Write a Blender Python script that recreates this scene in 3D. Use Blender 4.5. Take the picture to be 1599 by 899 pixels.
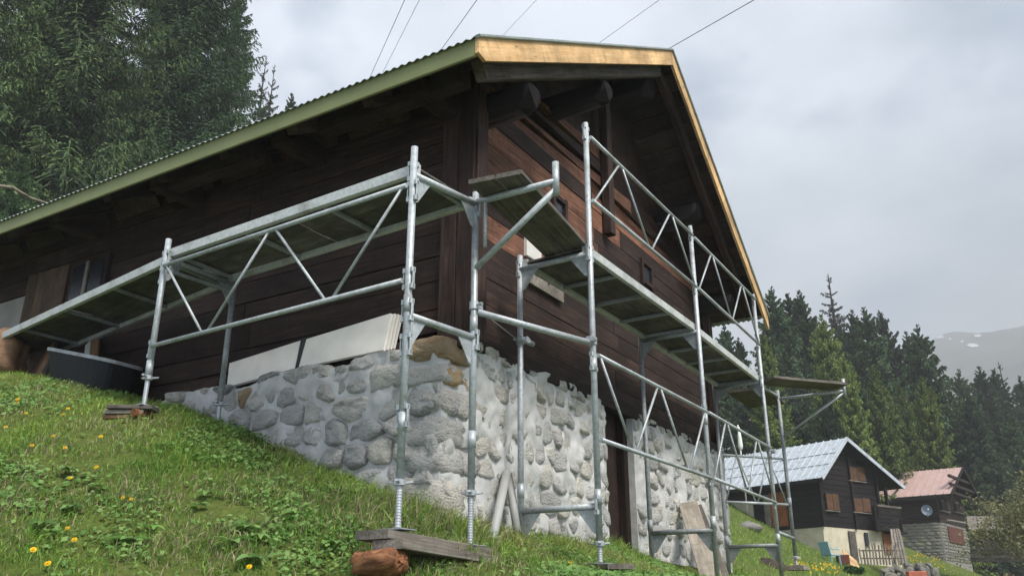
import bpy, bmesh, math, random
import numpy as np
from mathutils import Vector, Matrix, Euler
random.seed(7); RNG = np.random.default_rng(7)
for o in list(bpy.data.objects): bpy.data.objects.remove(o)
scene = bpy.context.scene
COL = scene.collection

# ------------------------------------------------------------------ camera, sky, sun, exposure
F_PX, PITCH = 1342.2, math.radians(20.33)
cam_d = bpy.data.cameras.new('camera'); cam = bpy.data.objects.new('camera', cam_d); COL.objects.link(cam)
cam.location = (0, 0, 0); cam.rotation_euler = (math.pi/2 + PITCH, 0, 0)
cam_d.sensor_width = 36; cam_d.lens = F_PX/1599*36; cam_d.clip_start = .05; cam_d.clip_end = 6000
scene.camera = cam

SUN_EL, SUN_AZ = math.radians(50), math.radians(143)     # azimuth measured from +Y towards +X
world = bpy.data.worlds.new('World'); scene.world = world; world.use_nodes = True
wn, wl = world.node_tree.nodes, world.node_tree.links
wn.clear()
w_out = wn.new('ShaderNodeOutputWorld'); w_bg = wn.new('ShaderNodeBackground')
w_sky = wn.new('ShaderNodeTexSky'); w_sky.sky_type = 'NISHITA'; w_sky.sun_disc = False
w_sky.sun_elevation = SUN_EL; w_sky.sun_rotation = SUN_AZ; w_sky.altitude = 1400
w_tc = wn.new('ShaderNodeTexCoord')
w_map = wn.new('ShaderNodeMapping'); w_map.inputs['Scale'].default_value = (1.6, 1.6, 2.6); w_map.inputs['Location'].default_value = (.75, .1, .2)
w_n1 = wn.new('ShaderNodeTexNoise'); w_n1.inputs['Scale'].default_value = 1.7; w_n1.inputs['Detail'].default_value = 7; w_n1.inputs['Roughness'].default_value = .5
w_n2 = wn.new('ShaderNodeTexNoise'); w_n2.inputs['Scale'].default_value = 3.1; w_n2.inputs['Detail'].default_value = 5
w_r1 = wn.new('ShaderNodeValToRGB')     # grey base to white billow, cloud radiance before the strength factor
w_r1.color_ramp.elements[0].position = .38; w_r1.color_ramp.elements[0].color = (2.5, 3.1, 3.85, 1)
w_r1.color_ramp.elements[1].position = .62; w_r1.color_ramp.elements[1].color = (5.7, 6.2, 7.0, 1)
w_r2 = wn.new('ShaderNodeValToRGB')     # cloud cover: nearly closed
w_r2.color_ramp.elements[0].position = .30; w_r2.color_ramp.elements[0].color = (.35,)*3 + (1,)
w_r2.color_ramp.elements[1].position = .46; w_r2.color_ramp.elements[1].color = (1,)*3 + (1,)
w_mix = wn.new('ShaderNodeMixRGB')
wl.new(w_tc.outputs['Generated'], w_map.inputs['Vector'])
wl.new(w_map.outputs[0], w_n1.inputs['Vector']); wl.new(w_map.outputs[0], w_n2.inputs['Vector'])
wl.new(w_n1.outputs['Fac'], w_r1.inputs[0]); wl.new(w_n2.outputs['Fac'], w_r2.inputs[0])
wl.new(w_r2.outputs[0], w_mix.inputs[0]); wl.new(w_sky.outputs[0], w_mix.inputs[1]); wl.new(w_r1.outputs[0], w_mix.inputs[2])
wl.new(w_mix.outputs[0], w_bg.inputs[0]); w_bg.inputs[1].default_value = .10
wl.new(w_bg.outputs[0], w_out.inputs[0])

sun_d = bpy.data.lights.new('sun', 'SUN'); sun_d.energy = 2.6; sun_d.angle = math.radians(18); sun_d.color = (1, .95, .87)
sun = bpy.data.objects.new('sun', sun_d); COL.objects.link(sun)
sdir = Vector((math.sin(SUN_AZ)*math.cos(SUN_EL), math.cos(SUN_AZ)*math.cos(SUN_EL), math.sin(SUN_EL)))
sun.rotation_euler = sdir.to_track_quat('Z', 'Y').to_euler()
vs = scene.view_settings; vs.view_transform = 'Standard'; vs.look = 'None'; vs.exposure = 1.0; vs.gamma = 1; vs.use_curve_mapping = False
scene.render.engine = 'CYCLES'; scene.render.resolution_x = 1024; scene.render.resolution_y = 575
scene.cycles.max_bounces = 5; scene.cycles.volume_bounces = 0; scene.cycles.diffuse_bounces = 3; scene.cycles.glossy_bounces = 2; scene.cycles.use_denoising = True; scene.cycles.use_adaptive_sampling = True; scene.cycles.adaptive_threshold = .02; scene.cycles.transparent_max_bounces = 6

# ------------------------------------------------------------------ frames of reference
GA = math.radians(31.3)
GX, GY = math.sin(GA), math.cos(GA)              # u axis: along the gable, away to the right
LX, LY = -math.cos(GA), math.sin(GA)             # v axis: along the eave wall, away to the left
def W(u, v, h): return Vector((u*GX + v*LX, u*GY + v*LY, h))
def ray(px, py):
    a, b = (px-799.5)/F_PX, (449.5-py)/F_PX
    c, s = math.cos(PITCH), math.sin(PITCH)
    return Vector((a, c - b*s, s + b*c))
def at(px, py, Y): d = ray(px, py); return d*(Y/d.y)
def on_v(px, py, v):                              # where a sight line meets the plane v = const (gable side)
    d = ray(px, py); k = v/(d.x*LX + d.y*LY); return d*k
def on_u(px, py, u): d = ray(px, py); k = u/(d.x*GX + d.y*GY); return d*k
def uv(p): return p.x*GX + p.y*GY, p.x*LX + p.y*LY

def vnoise(x, y, seed=0):                          # value noise, numpy
    xi, yi = np.floor(x).astype(np.int64), np.floor(y).astype(np.int64)
    fx, fy = x-xi, y-yi; fx = fx*fx*(3-2*fx); fy = fy*fy*(3-2*fy)
    def h(a, b):
        n = (a*374761393 + b*668265263 + seed*1274126177) & 0xffffffff
        n = ((n ^ (n >> 13))*1274126177) & 0xffffffff
        return ((n ^ (n >> 16)) & 0xffff)/65535.0
    return (h(xi, yi)*(1-fx) + h(xi+1, yi)*fx)*(1-fy) + (h(xi, yi+1)*(1-fx) + h(xi+1, yi+1)*fx)*fy
VK = [-400, -60, -20, 0, 2.6, 3.0, 3.4, 6.2, 9.7, 14, 40, 100, 500]
HK = [-30, -8, -2.6, -.05, .13, .20, .42, 1.56, 2.40, 3.9, 13, 38, 150]
def ground(x, y):
    x = np.asarray(x, float); y = np.asarray(y, float)
    u = x*GX + y*GY; v = x*LX + y*LY
    h = (np.interp(v-.35, VK, HK) + np.interp(v+.35, VK, HK) + np.interp(v, VK, HK))/3
    t = 4.35-u
    h = h - .42*np.where(t > -.6, np.where(t < .6, (t+.6)**2/2.4, t), 0)
    far = np.clip((u-18)/12, 0, 1)
    h = h + far*.22*np.clip(v-6.5, 0, 8) - .10*np.clip((u-7.5)/2, 0, 1) - .40*np.clip((u-11.5)/5, 0, 1) + 1.35*np.clip((u-44)/8, 0, 1)
    near = np.clip(1-np.hypot(x, y)/60, 0, 1)
    wall = np.clip((5.0-u)/.8, 0, 1)*.7+.3
    h = h + near*wall*(.13*(vnoise(x*1.1, y*1.1, 3)-.5) + .07*(vnoise(x*3.1, y*3.1, 5)-.5) + .035*(vnoise(x*9, y*9, 6)-.5))
    h = h + (1-near)*1.2*(vnoise(x*.05, y*.05, 9)-.5)
    return h
def gz(x, y): return float(ground(np.array([x]), np.array([y]))[0])
def on_ground(px, py, t0=2.0, t1=120):              # where a sight line first meets the terrain
    d = ray(px, py); t = np.concatenate([np.arange(t0, max(t0, 12), .01), np.arange(max(t0, 12), t1, .08)])
    k = np.nonzero(d.z*t < ground(d.x*t, d.y*t))[0]; q = d*float(t[k[0]] if len(k) else t1)
    return Vector((q.x, q.y, gz(q.x, q.y)))

# ------------------------------------------------------------------ object helpers
def mesh(name, verts, faces, mat=None, smooth=False):
    m = bpy.data.meshes.new(name); m.from_pydata([tuple(v) for v in verts], [], faces); m.update()
    if mat: m.materials.append(mat)
    if smooth: m.polygons.foreach_set('use_smooth', [True]*len(m.polygons))
    return m
def quad_mesh(name, V, nq, mat, cols=None):        # V: (nq*4,3) array of separate quads
    m = bpy.data.meshes.new(name)
    m.vertices.add(nq*4); m.vertices.foreach_set('co', V.astype(np.float32).ravel())
    m.loops.add(nq*4); m.loops.foreach_set('vertex_index', np.arange(nq*4, dtype=np.int32))
    m.polygons.add(nq); m.polygons.foreach_set('loop_start', np.arange(0, nq*4, 4, dtype=np.int32))
    m.polygons.foreach_set('loop_total', np.full(nq, 4, dtype=np.int32))
    if cols is not None:
        ca = m.color_attributes.new('tint', 'FLOAT_COLOR', 'POINT')
        ca.data.foreach_set('color', np.repeat(cols, 4, axis=0).astype(np.float32).ravel())
    m.update(); m.materials.append(mat); return m
MWD = {}
def mw_of(o): return MWD.get(o.name, Matrix.Identity(4))
def link(name, data, parent=None, mw=None, **kw):   # mw: world matrix; children are placed in world space under their parent
    o = bpy.data.objects.new(name, data); COL.objects.link(o); mw = mw or Matrix.Identity(4)
    o.matrix_basis = mw; MWD[o.name] = mw
    if parent is not None: o.parent = parent; o.matrix_parent_inverse = mw_of(parent).inverted()
    for k, v in kw.items(): o[k] = v
    return o
def thing(name, label, category, group=None, loc=(0, 0, 0), data=None, mw=None):
    o = link(name, data, None, mw or Matrix.Translation(Vector(loc))); o['label'] = label; o['category'] = category
    if group: o['group'] = group
    return o
def tagged(o, label, category, group=None):
    o['label'] = label; o['category'] = category
    if group: o['group'] = group
    return o
def basis(p0, p1, up=(0, 0, 1)):
    d = (p1-p0).normalized(); up = Vector(up)
    if abs(d.dot(up)) > .98: up = Vector((GX, GY, 0))
    s = d.cross(up).normalized(); return d, s, s.cross(d).normalized()
def beam_vf(p0, p1, w, t, up=(0, 0, 1), ch=.006, taper=1.0):
    """chamfered bar: w across, t along 'up'"""
    p0, p1 = Vector(p0), Vector(p1); d, s, n = basis(p0, p1, up); ch = min(ch, w*.3, t*.3)
    a, b = w/2, t/2
    sec = [(-a+ch, -b), (a-ch, -b), (a, -b+ch), (a, b-ch), (a-ch, b), (-a+ch, b), (-a, b-ch), (-a, -b+ch)]
    V = [p0 + s*x + n*y for x, y in sec] + [p1 + s*x*taper + n*y*taper for x, y in sec]
    Fc = [(i, (i+1) % 8, 8+(i+1) % 8, 8+i) for i in range(8)] + [tuple(range(7, -1, -1)), tuple(range(8, 16))]
    return V, Fc
def beam(name, p0, p1, w, t, mat, parent=None, up=(0, 0, 1), ch=.006, taper=1.0):
    p0, p1 = Vector(p0), Vector(p1)
    V, Fc = beam_vf(p0, p1, w, t, up, ch, taper)
    d, s, n = basis(p0, p1, up); c = (p0+p1)/2; R = Matrix((d, s, n))      # length along local X so that grain follows it
    return link(name, mesh(name, [R @ (v-c) for v in V], Fc, mat), parent, Matrix.Translation(c) @ R.transposed().to_4x4())
def tube_vf(p0, p1, r, n=12, r1=None, cap=True):
    p0, p1 = Vector(p0), Vector(p1); d, s, t = basis(p0, p1); r1 = r if r1 is None else r1
    V = [p0 + (s*math.cos(2*math.pi*i/n) + t*math.sin(2*math.pi*i/n))*r for i in range(n)]
    V += [p1 + (s*math.cos(2*math.pi*i/n) + t*math.sin(2*math.pi*i/n))*r1 for i in range(n)]
    Fc = [(i, n+i, n+(i+1) % n, (i+1) % n) for i in range(n)]
    if cap: Fc += [tuple(range(n)), tuple(range(2*n-1, n-1, -1))]
    return V, Fc
class MB:
    def __init__(s): s.V, s.F = [], []
    def add(s, vf):
        k = len(s.V); s.V += list(vf[0]); s.F += [tuple(i+k for i in f) for f in vf[1]]; return s
    def tube(s, p0, p1, r, n=12, r1=None): return s.add(tube_vf(p0, p1, r, n, r1))
    def bar(s, p0, p1, w, t, up=(0, 0, 1), ch=.004, taper=1.0): return s.add(beam_vf(p0, p1, w, t, up, ch, taper))
    def poly(s, pts): k = len(s.V); s.V += [Vector(p) for p in pts]; s.F.append(tuple(range(k, k+len(pts)))); return s
    def plate(s, pts, t):                           # flat polygon given thickness t along its normal
        pts = [Vector(p) for p in pts]; n = (pts[1]-pts[0]).cross(pts[2]-pts[0]).normalized()*t/2; m = len(pts); k = len(s.V)
        s.V += [p+n for p in pts] + [p-n for p in pts]
        s.F += [tuple(range(k, k+m)), tuple(range(k+2*m-1, k+m-1, -1))] + [(k+i, k+m+i, k+m+(i+1) % m, k+(i+1) % m) for i in range(m)]
        return s
    def make(s, name, mat, parent=None, smooth=False, axes=None):
        c = sum((Vector(v) for v in s.V), Vector())/len(s.V); R = axes or Matrix.Identity(3)   # axes: rows = local axes in world space
        m = mesh(name, [R @ (Vector(v)-c) for v in s.V], s.F, mat)
        if smooth: m.polygons.foreach_set('use_smooth', [len(p.vertices) == 4 for p in m.polygons])
        return link(name, m, parent, Matrix.Translation(c) @ R.transposed().to_4x4())
def tubeo(name, p0, p1, r, mat, parent, n=12): return MB().tube(p0, p1, r, n).make(name, mat, parent, True)
def lathe(s, axis_p, prof, n=14):                  # vertical lathe into MB s; prof: (r, z)
    k = len(s.V)
    for r, z in prof:
        for i in range(n): s.V.append(Vector((axis_p.x + r*math.cos(2*math.pi*i/n), axis_p.y + r*math.sin(2*math.pi*i/n), axis_p.z + z)))
    for j in range(len(prof)-1):
        for i in range(n): s.F.append((k+j*n+i, k+j*n+(i+1) % n, k+(j+1)*n+(i+1) % n, k+(j+1)*n+i))
    s.F += [tuple(k+n-1-i for i in range(n)), tuple(k+(len(prof)-1)*n+i for i in range(n))]
    return s

# ------------------------------------------------------------------ materials
def new_mat(name):
    m = bpy.data.materials.new(name); m.use_nodes = True; nt = m.node_tree; nt.nodes.clear()
    o = nt.nodes.new('ShaderNodeOutputMaterial'); b = nt.nodes.new('ShaderNodeBsdfPrincipled'); nt.links.new(b.outputs[0], o.inputs[0])
    return m, nt, b
def node(nt, t, **kw):
    n = nt.nodes.new(t)
    for k, v in kw.items():
        if k in n.inputs: n.inputs[k].default_value = v
        else: setattr(n, k, v)
    return n
def ramp(nt, stops):
    r = nt.nodes.new('ShaderNodeValToRGB'); e = r.color_ramp.elements
    while len(e) < len(stops): e.new(.5)
    for q, (p, c) in zip(e, stops): q.position = p; q.color = tuple(c) + (1,)
    return r
def mixc(nt, fac, a, b, mode='MIX'):
    m = nt.nodes.new('ShaderNodeMixRGB'); m.blend_type = mode
    for i, x in enumerate((fac, a, b)):
        if isinstance(x, (int, float)): m.inputs[i].default_value = x
        elif isinstance(x, tuple): m.inputs[i].default_value = x + (1,)
        else: nt.links.new(x, m.inputs[i])
    return m.outputs[0]
def bump(nt, b, src, strength=.3, dist=.01):
    n = node(nt, 'ShaderNodeBump', Strength=strength, Distance=dist); nt.links.new(src, n.inputs['Height']); nt.links.new(n.outputs[0], b.inputs['Normal'])
def coords(nt, scale=(1, 1, 1), kind='Object', rnd=True):
    tc = nt.nodes.new('ShaderNodeTexCoord'); mp = nt.nodes.new('ShaderNodeMapping'); mp.inputs['Scale'].default_value = scale
    nt.links.new(tc.outputs[kind], mp.inputs[0])
    if rnd:
        oi = nt.nodes.new('ShaderNodeObjectInfo'); ml = node(nt, 'ShaderNodeMath', operation='MULTIPLY'); ml.inputs[1].default_value = 37.0
        nt.links.new(oi.outputs['Random'], ml.inputs[0])
        cx = nt.nodes.new('ShaderNodeCombineXYZ')
        for i in range(3): nt.links.new(ml.outputs[0], cx.inputs[i])
        nt.links.new(cx.outputs[0], mp.inputs['Location'])
    return mp.outputs[0]
def noise(nt, vec, scale, detail=4, rough=.55, dist=0):
    n = node(nt, 'ShaderNodeTexNoise', Scale=scale, Detail=detail, Roughness=rough, Distortion=dist); nt.links.new(vec, n.inputs['Vector']); return n.outputs['Fac']
def wood(name, dark, mid, light, rough=.8, spec=.25, grain=(1.2, 22, 22), rndv=.25, bstr=.35):
    m, nt, b = new_mat(name)
    v = coords(nt, grain); n1 = noise(nt, v, 2.2, 6, .62, .6)
    r = ramp(nt, [(.28, dark), (.52, mid), (.78, light)]); nt.links.new(n1, r.inputs[0])
    v2 = coords(nt, (1.3, 2.5, 2.5)); n2 = noise(nt, v2, 1.5, 4)
    r2 = ramp(nt, [(.3, (.55,)*3), (.7, (1.25,)*3)]); nt.links.new(n2, r2.inputs[0])
    c = mixc(nt, 1.0, r.outputs[0], r2.outputs[0], 'MULTIPLY')
    oi = nt.nodes.new('ShaderNodeObjectInfo'); r3 = ramp(nt, [(0, (1-rndv,)*3), (1, (1+rndv,)*3)]); nt.links.new(oi.outputs['Random'], r3.inputs[0])
    c = mixc(nt, 1.0, c, r3.outputs[0], 'MULTIPLY')
    v4 = coords(nt, (7, 1.2, 2.2)); n4 = noise(nt, v4, 2.0, 5, .6); r4 = ramp(nt, [(.30, (.62,)*3), (.5, (1,)*3), (.68, (1.05,)*3), (.80, (1.55, 1.45, 1.35))]); nt.links.new(n4, r4.inputs[0])
    c = mixc(nt, .75, c, r4.outputs[0], 'MULTIPLY')
    vo = node(nt, 'ShaderNodeTexVoronoi', Scale=1.0); nt.links.new(coords(nt, (2.2, 9, 9)), vo.inputs['Vector']); r5 = ramp(nt, [(.03, (.30,)*3), (.10, (1,)*3)]); nt.links.new(vo.outputs['Distance'], r5.inputs[0])
    c = mixc(nt, .8, c, r5.outputs[0], 'MULTIPLY')
    nt.links.new(c, b.inputs['Base Color']); b.inputs['Roughness'].default_value = rough; b.inputs['Specular IOR Level'].default_value = spec
    bump(nt, b, n1, bstr, .006); return m
M = {}
M['wood_dark'] = wood('dark weathered larch', (.014, .010, .009), (.034, .020, .016), (.085, .048, .035))
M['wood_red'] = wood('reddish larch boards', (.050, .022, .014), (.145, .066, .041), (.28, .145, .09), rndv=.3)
M['wood_soffit'] = wood('old roof boards', (.024, .018, .018), (.056, .038, .033), (.105, .072, .060), rndv=.4)
M['wood_grey'] = wood('grey weathered plank', (.10, .085, .07), (.21, .185, .155), (.34, .31, .27))
M['wood_plank'] = wood('old scaffold plank', (.05, .044, .038), (.12, .106, .09), (.22, .195, .165))
M['wood_ply'] = wood('scaffold deck plywood', (.055, .050, .045), (.11, .102, .092), (.19, .175, .155), grain=(2, 7, 7))
M['wood_new'] = wood('new spruce board', (.50, .30, .13), (.62, .40, .20), (.70, .48, .27), rndv=.06, bstr=.12)
M['wood_tan'] = wood('tan sawn board', (.16, .085, .045), (.26, .15, .085), (.36, .22, .13))
M['wood_brown'] = wood('brown eave board', (.035, .022, .014), (.065, .042, .028), (.10, .068, .045))
M['wood_door'] = wood('brown shutter boards', (.05, .032, .022), (.095, .062, .044), (.15, .10, .072))
M['wood_pale'] = wood('pale grey plank', (.22, .19, .155), (.34, .30, .25), (.44, .40, .34))
M['wood_block'] = wood('split red brown log', (.07, .028, .014), (.24, .10, .045), (.42, .22, .11), grain=(3, 14, 14), bstr=.9)
M['wood_orange'] = wood('varnished orange wood', (.22, .075, .022), (.33, .12, .035), (.42, .17, .06))
M['wood_shutter'] = wood('brown shutter wood', (.065, .032, .017), (.11, .055, .03), (.16, .085, .045))
M['wood_black'] = wood('tarred black boards', (.006, .005, .006), (.012, .009, .010), (.026, .018, .017))
M['wood_beam'] = wood('sun bleached beam', (.06, .045, .04), (.15, .12, .105), (.25, .21, .19), bstr=.7)

def steel(name, c0, c1, rough=.5, metal=.35):
    m, nt, b = new_mat(name); v = coords(nt, (1, 1, 1)); n1 = noise(nt, v, 38, 3); n2 = noise(nt, v, 5, 5)
    r = ramp(nt, [(.3, c0), (.7, c1)]); nt.links.new(n1, r.inputs[0])
    r2 = ramp(nt, [(.25, (.62, .60, .57)), (.5, (1, 1, 1)), (.8, (1.1, 1.1, 1.1))]); nt.links.new(n2, r2.inputs[0])
    nt.links.new(mixc(nt, 1, r.outputs[0], r2.outputs[0], 'MULTIPLY'), b.inputs['Base Color'])
    b.inputs['Metallic'].default_value = metal
    rr = ramp(nt, [(.3, (rough-.12,)*3), (.7, (rough+.15,)*3)]); nt.links.new(n2, rr.inputs[0]); nt.links.new(rr.outputs[0], b.inputs['Roughness'])
    bump(nt, b, n1, .08, .002); return m
M['galv'] = steel('galvanised steel', (.30, .33, .345), (.47, .50, .51))
M['galv_old'] = steel('dull galvanised steel', (.20, .22, .23), (.33, .35, .36), .6, .25)
M['zinc'] = steel('bright zinc thread', (.34, .36, .38), (.46, .48, .50), .42, .5)
M['alu'] = steel('pale deck channel', (.40, .42, .41), (.56, .57, .55), .55, .2)
M['sheet'] = steel('corrugated roofing', (.20, .23, .21), (.32, .35, .33), .45, .3)
M['roof_blue'] = steel('blue grey sheet roof', (.42, .46, .51), (.52, .56, .60), .45, .15)

def plain(name, c, rough=.7, var=.18, scale=6, spec=.3, bstr=0.1):
    m, nt, b = new_mat(name); v = coords(nt); n = noise(nt, v, scale, 5)
    r = ramp(nt, [(.25, tuple(x*(1-var) for x in c)), (.75, tuple(min(1, x*(1+var)) for x in c))]); nt.links.new(n, r.inputs[0])
    nt.links.new(r.outputs[0], b.inputs['Base Color']); b.inputs['Roughness'].default_value = rough; b.inputs['Specular IOR Level'].default_value = spec
    bump(nt, b, n, bstr, .01); return m
M['olive'] = plain('olive green painted fascia', (.185, .20, .085), .55, .12, 3)
M['white'] = plain('white panel', (.64, .62, .58), .6, .16, 3.5)
M['gap_shade'] = plain('painted gap shade', (.03, .03, .035), .8)
M['plastic_black'] = plain('black plastic tub', (.008, .009, .012), .6, .4, 5, .25)
M['rim'] = plain('worn tub rim', (.28, .29, .30), .5, .4, 9)
M['pvc'] = plain('grey pipe', (.33, .33, .32), .55, .15)
M['render'] = plain('cream lime render', (.52, .47, .36), .9, .2, 2.5)
M['render_pale'] = plain('pale wall render', (.24, .23, .21), .9, .25, 2.5)
M['roof_pink'] = plain('faded pink sheet roof', (.45, .31, .28), .5, .10, 2)
M['glass'] = plain('dark window glass', (.012, .014, .018), .25, .1, 2, .35, 0)
M['red_shutter'] = plain('red brown shutter', (.10, .028, .016), .6, .3)
M['blue_plastic'] = plain('pale blue plastic', (.22, .42, .52), .45, .08)
M['cable'] = plain('overhead cable', (.05, .05, .055), .5)
M['rope'] = plain('blue rope', (.03, .06, .20), .7)
M['brick'] = plain('terracotta', (.38, .12, .07), .8, .2)
M['canvas'] = plain('white parasol cloth', (.72, .74, .72), .8, .06)
M['dish'] = plain('blue grey satellite dish', (.18, .23, .30), .35, .1)
M['petal'] = plain('dandelion yellow', (.80, .50, .012), .6, .15, 30)
M['stem'] = plain('flower stem', (.13, .19, .05), .6)
M['bark'] = plain('conifer bark', (.055, .042, .034), .95, .45, 5, .2, .8)
M['bark_pale'] = plain('bare pale branch', (.20, .17, .135), .95, .3, 8, .2, .4)

def stone_mat(name, stops, rndshift=True):
    m, nt, b = new_mat(name); v = coords(nt, (1, 1, 2.6)); n1 = noise(nt, v, 5, 8, .7, .9); v2 = coords(nt, (1, 1, 1.6)); n2 = noise(nt, v2, 34, 5, .7)
    r = ramp(nt, stops); oi = nt.nodes.new('ShaderNodeObjectInfo')
    nt.links.new(n1, r.inputs[0])
    rr = ramp(nt, [(0, (.80, .80, .81)), (.3, (.95, .95, .95)), (.6, (1.06, 1.04, 1.02)), (.85, (1.14, 1.09, 1.0)), (1, (1.22, 1.21, 1.18))]); nt.links.new(oi.outputs['Random'], rr.inputs[0])
    c = mixc(nt, 1, r.outputs[0], rr.outputs[0], 'MULTIPLY')
    r2 = ramp(nt, [(.25, (.58, .58, .58)), (.45, (1, 1, 1)), (.8, (1.2, 1.2, 1.18))]); nt.links.new(n2, r2.inputs[0])
    c = mixc(nt, .9, c, r2.outputs[0], 'MULTIPLY')
    nt.links.new(c, b.inputs['Base Color']); b.inputs['Roughness'].default_value = .92; b.inputs['Specular IOR Level'].default_value = .2
    ad = node(nt, 'ShaderNodeMath', operation='ADD'); nt.links.new(n1, ad.inputs[0]); nt.links.new(n2, ad.inputs[1])
    bump(nt, b, ad.outputs[0], 1.0, .035); return m
M['stone'] = stone_mat('schist stone', [(.25, (.22, .215, .21)), (.38, (.44, .435, .42)), (.7, (.60, .595, .575))])
M['stone_rust'] = stone_mat('rusty stone', [(.25, (.20, .13, .07)), (.42, (.42, .29, .17)), (.75, (.56, .47, .35))])
M['stone_pale'] = stone_mat('pale stone', [(.25, (.16, .155, .14)), (.5, (.27, .26, .235)), (.75, (.38, .365, .33))])
M['mortar'] = plain('lime mortar', (.47, .468, .458), .95, .18, 9, .15, 1.0)

def ground_mat():
    m, nt, b = new_mat('meadow soil'); v = coords(nt, (1, 1, 1), 'Object', False)
    n1 = noise(nt, v, 1.3, 6, .6); n2 = noise(nt, v, 19, 6, .75)
    r = ramp(nt, [(.3, (.085, .115, .022)), (.5, (.12, .175, .035)), (.68, (.165, .20, .055)), (.85, (.20, .18, .08))]); nt.links.new(n1, r.inputs[0])
    r2 = ramp(nt, [(.34, (.030, .024, .016)), (.5, (.075, .095, .022)), (.75, (.16, .18, .055))]); nt.links.new(n2, r2.inputs[0])
    nt.links.new(mixc(nt, .68, r.outputs[0], r2.outputs[0]), b.inputs['Base Color']); b.inputs['Roughness'].default_value = .95; b.inputs['Specular IOR Level'].default_value = .1
    bump(nt, b, n2, .7, .05); return m
M['ground'] = ground_mat()
def leaf_mat(name, trans=.25, rough=.6, gain=1.0, rnd=.25):
    m, nt, b = new_mat(name); a = node(nt, 'ShaderNodeVertexColor', layer_name='tint')
    oi = nt.nodes.new('ShaderNodeObjectInfo'); r3 = ramp(nt, [(0, (gain*(1-rnd),)*3), (1, (gain*(1+rnd),)*3)]); nt.links.new(oi.outputs['Random'], r3.inputs[0])
    c = mixc(nt, 1, a.outputs['Color'], r3.outputs[0], 'MULTIPLY')
    nt.links.new(c, b.inputs['Base Color']); b.inputs['Roughness'].default_value = rough; b.inputs['Specular IOR Level'].default_value = .2
    t = nt.nodes.new('ShaderNodeBsdfTranslucent'); nt.links.new(c, t.inputs[0]); mx = nt.nodes.new('ShaderNodeMixShader'); mx.inputs[0].default_value = trans
    nt.links.new(b.outputs[0], mx.inputs[1]); nt.links.new(t.outputs[0], mx.inputs[2]); nt.links.new(mx.outputs[0], nt.nodes['Material Output'].inputs[0]); return m
M['grass'] = leaf_mat('grass blades', .3, .5, 1, 0)
M['leaf'] = leaf_mat('weed leaf', .38, .5, 1, .2)
M['needle'] = leaf_mat('conifer needles', .12, .65, 1, .22)
M['foliage'] = leaf_mat('broadleaf foliage', .3, .6, 1, .15)
def mountain_mat():
    m, nt, b = new_mat('mountain slope'); v = coords(nt, (1, 1, 1), 'Object', False); n1 = noise(nt, v, .012, 8, .65); n2 = noise(nt, v, .03, 6, .6)
    r = ramp(nt, [(.3, (.045, .055, .045)), (.5, (.09, .10, .07)), (.7, (.13, .125, .11))]); nt.links.new(n1, r.inputs[0])
    nt.links.new(r.outputs[0], b.inputs['Base Color']); b.inputs['Roughness'].default_value = 1; b.inputs['Specular IOR Level'].default_value = .05; return m
M['mountain'] = mountain_mat()
M['snow'] = plain('old snow', (.80, .82, .85), .8, .05, .05)

# ------------------------------------------------------------------ terrain
def build_ground():
    def axis(fine0, fine1, step, lo, hi, grow=1.16):
        a = list(np.arange(fine0, fine1, step)); s = step; x = fine1
        while x < hi: a.append(x); s *= grow; x += s
        a.append(hi); s = step; x = fine0-step; pre = []
        while x > lo: pre.append(x); s *= grow; x -= s
        return np.array([lo] + pre[::-1] + a)
    us = axis(.5, 6.0, .07, -60, 520); vsx = axis(1.0, 8.5, .07, -300, 420)
    U, V = np.meshgrid(us, vsx); X = U*GX + V*LX; Y = U*GY + V*LY; Z = ground(X, Y)
    n, m = U.shape; idx = np.arange(n*m).reshape(n, m)
    Fc = np.stack([idx[:-1, :-1], idx[:-1, 1:], idx[1:, 1:], idx[1:, :-1]], -1).reshape(-1, 4)
    o = link('ground', mesh('ground', np.stack([X, Y, Z], -1).reshape(-1, 3).tolist(), Fc.tolist(), M['ground'], True)); o['kind'] = 'structure'
build_ground()

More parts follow.
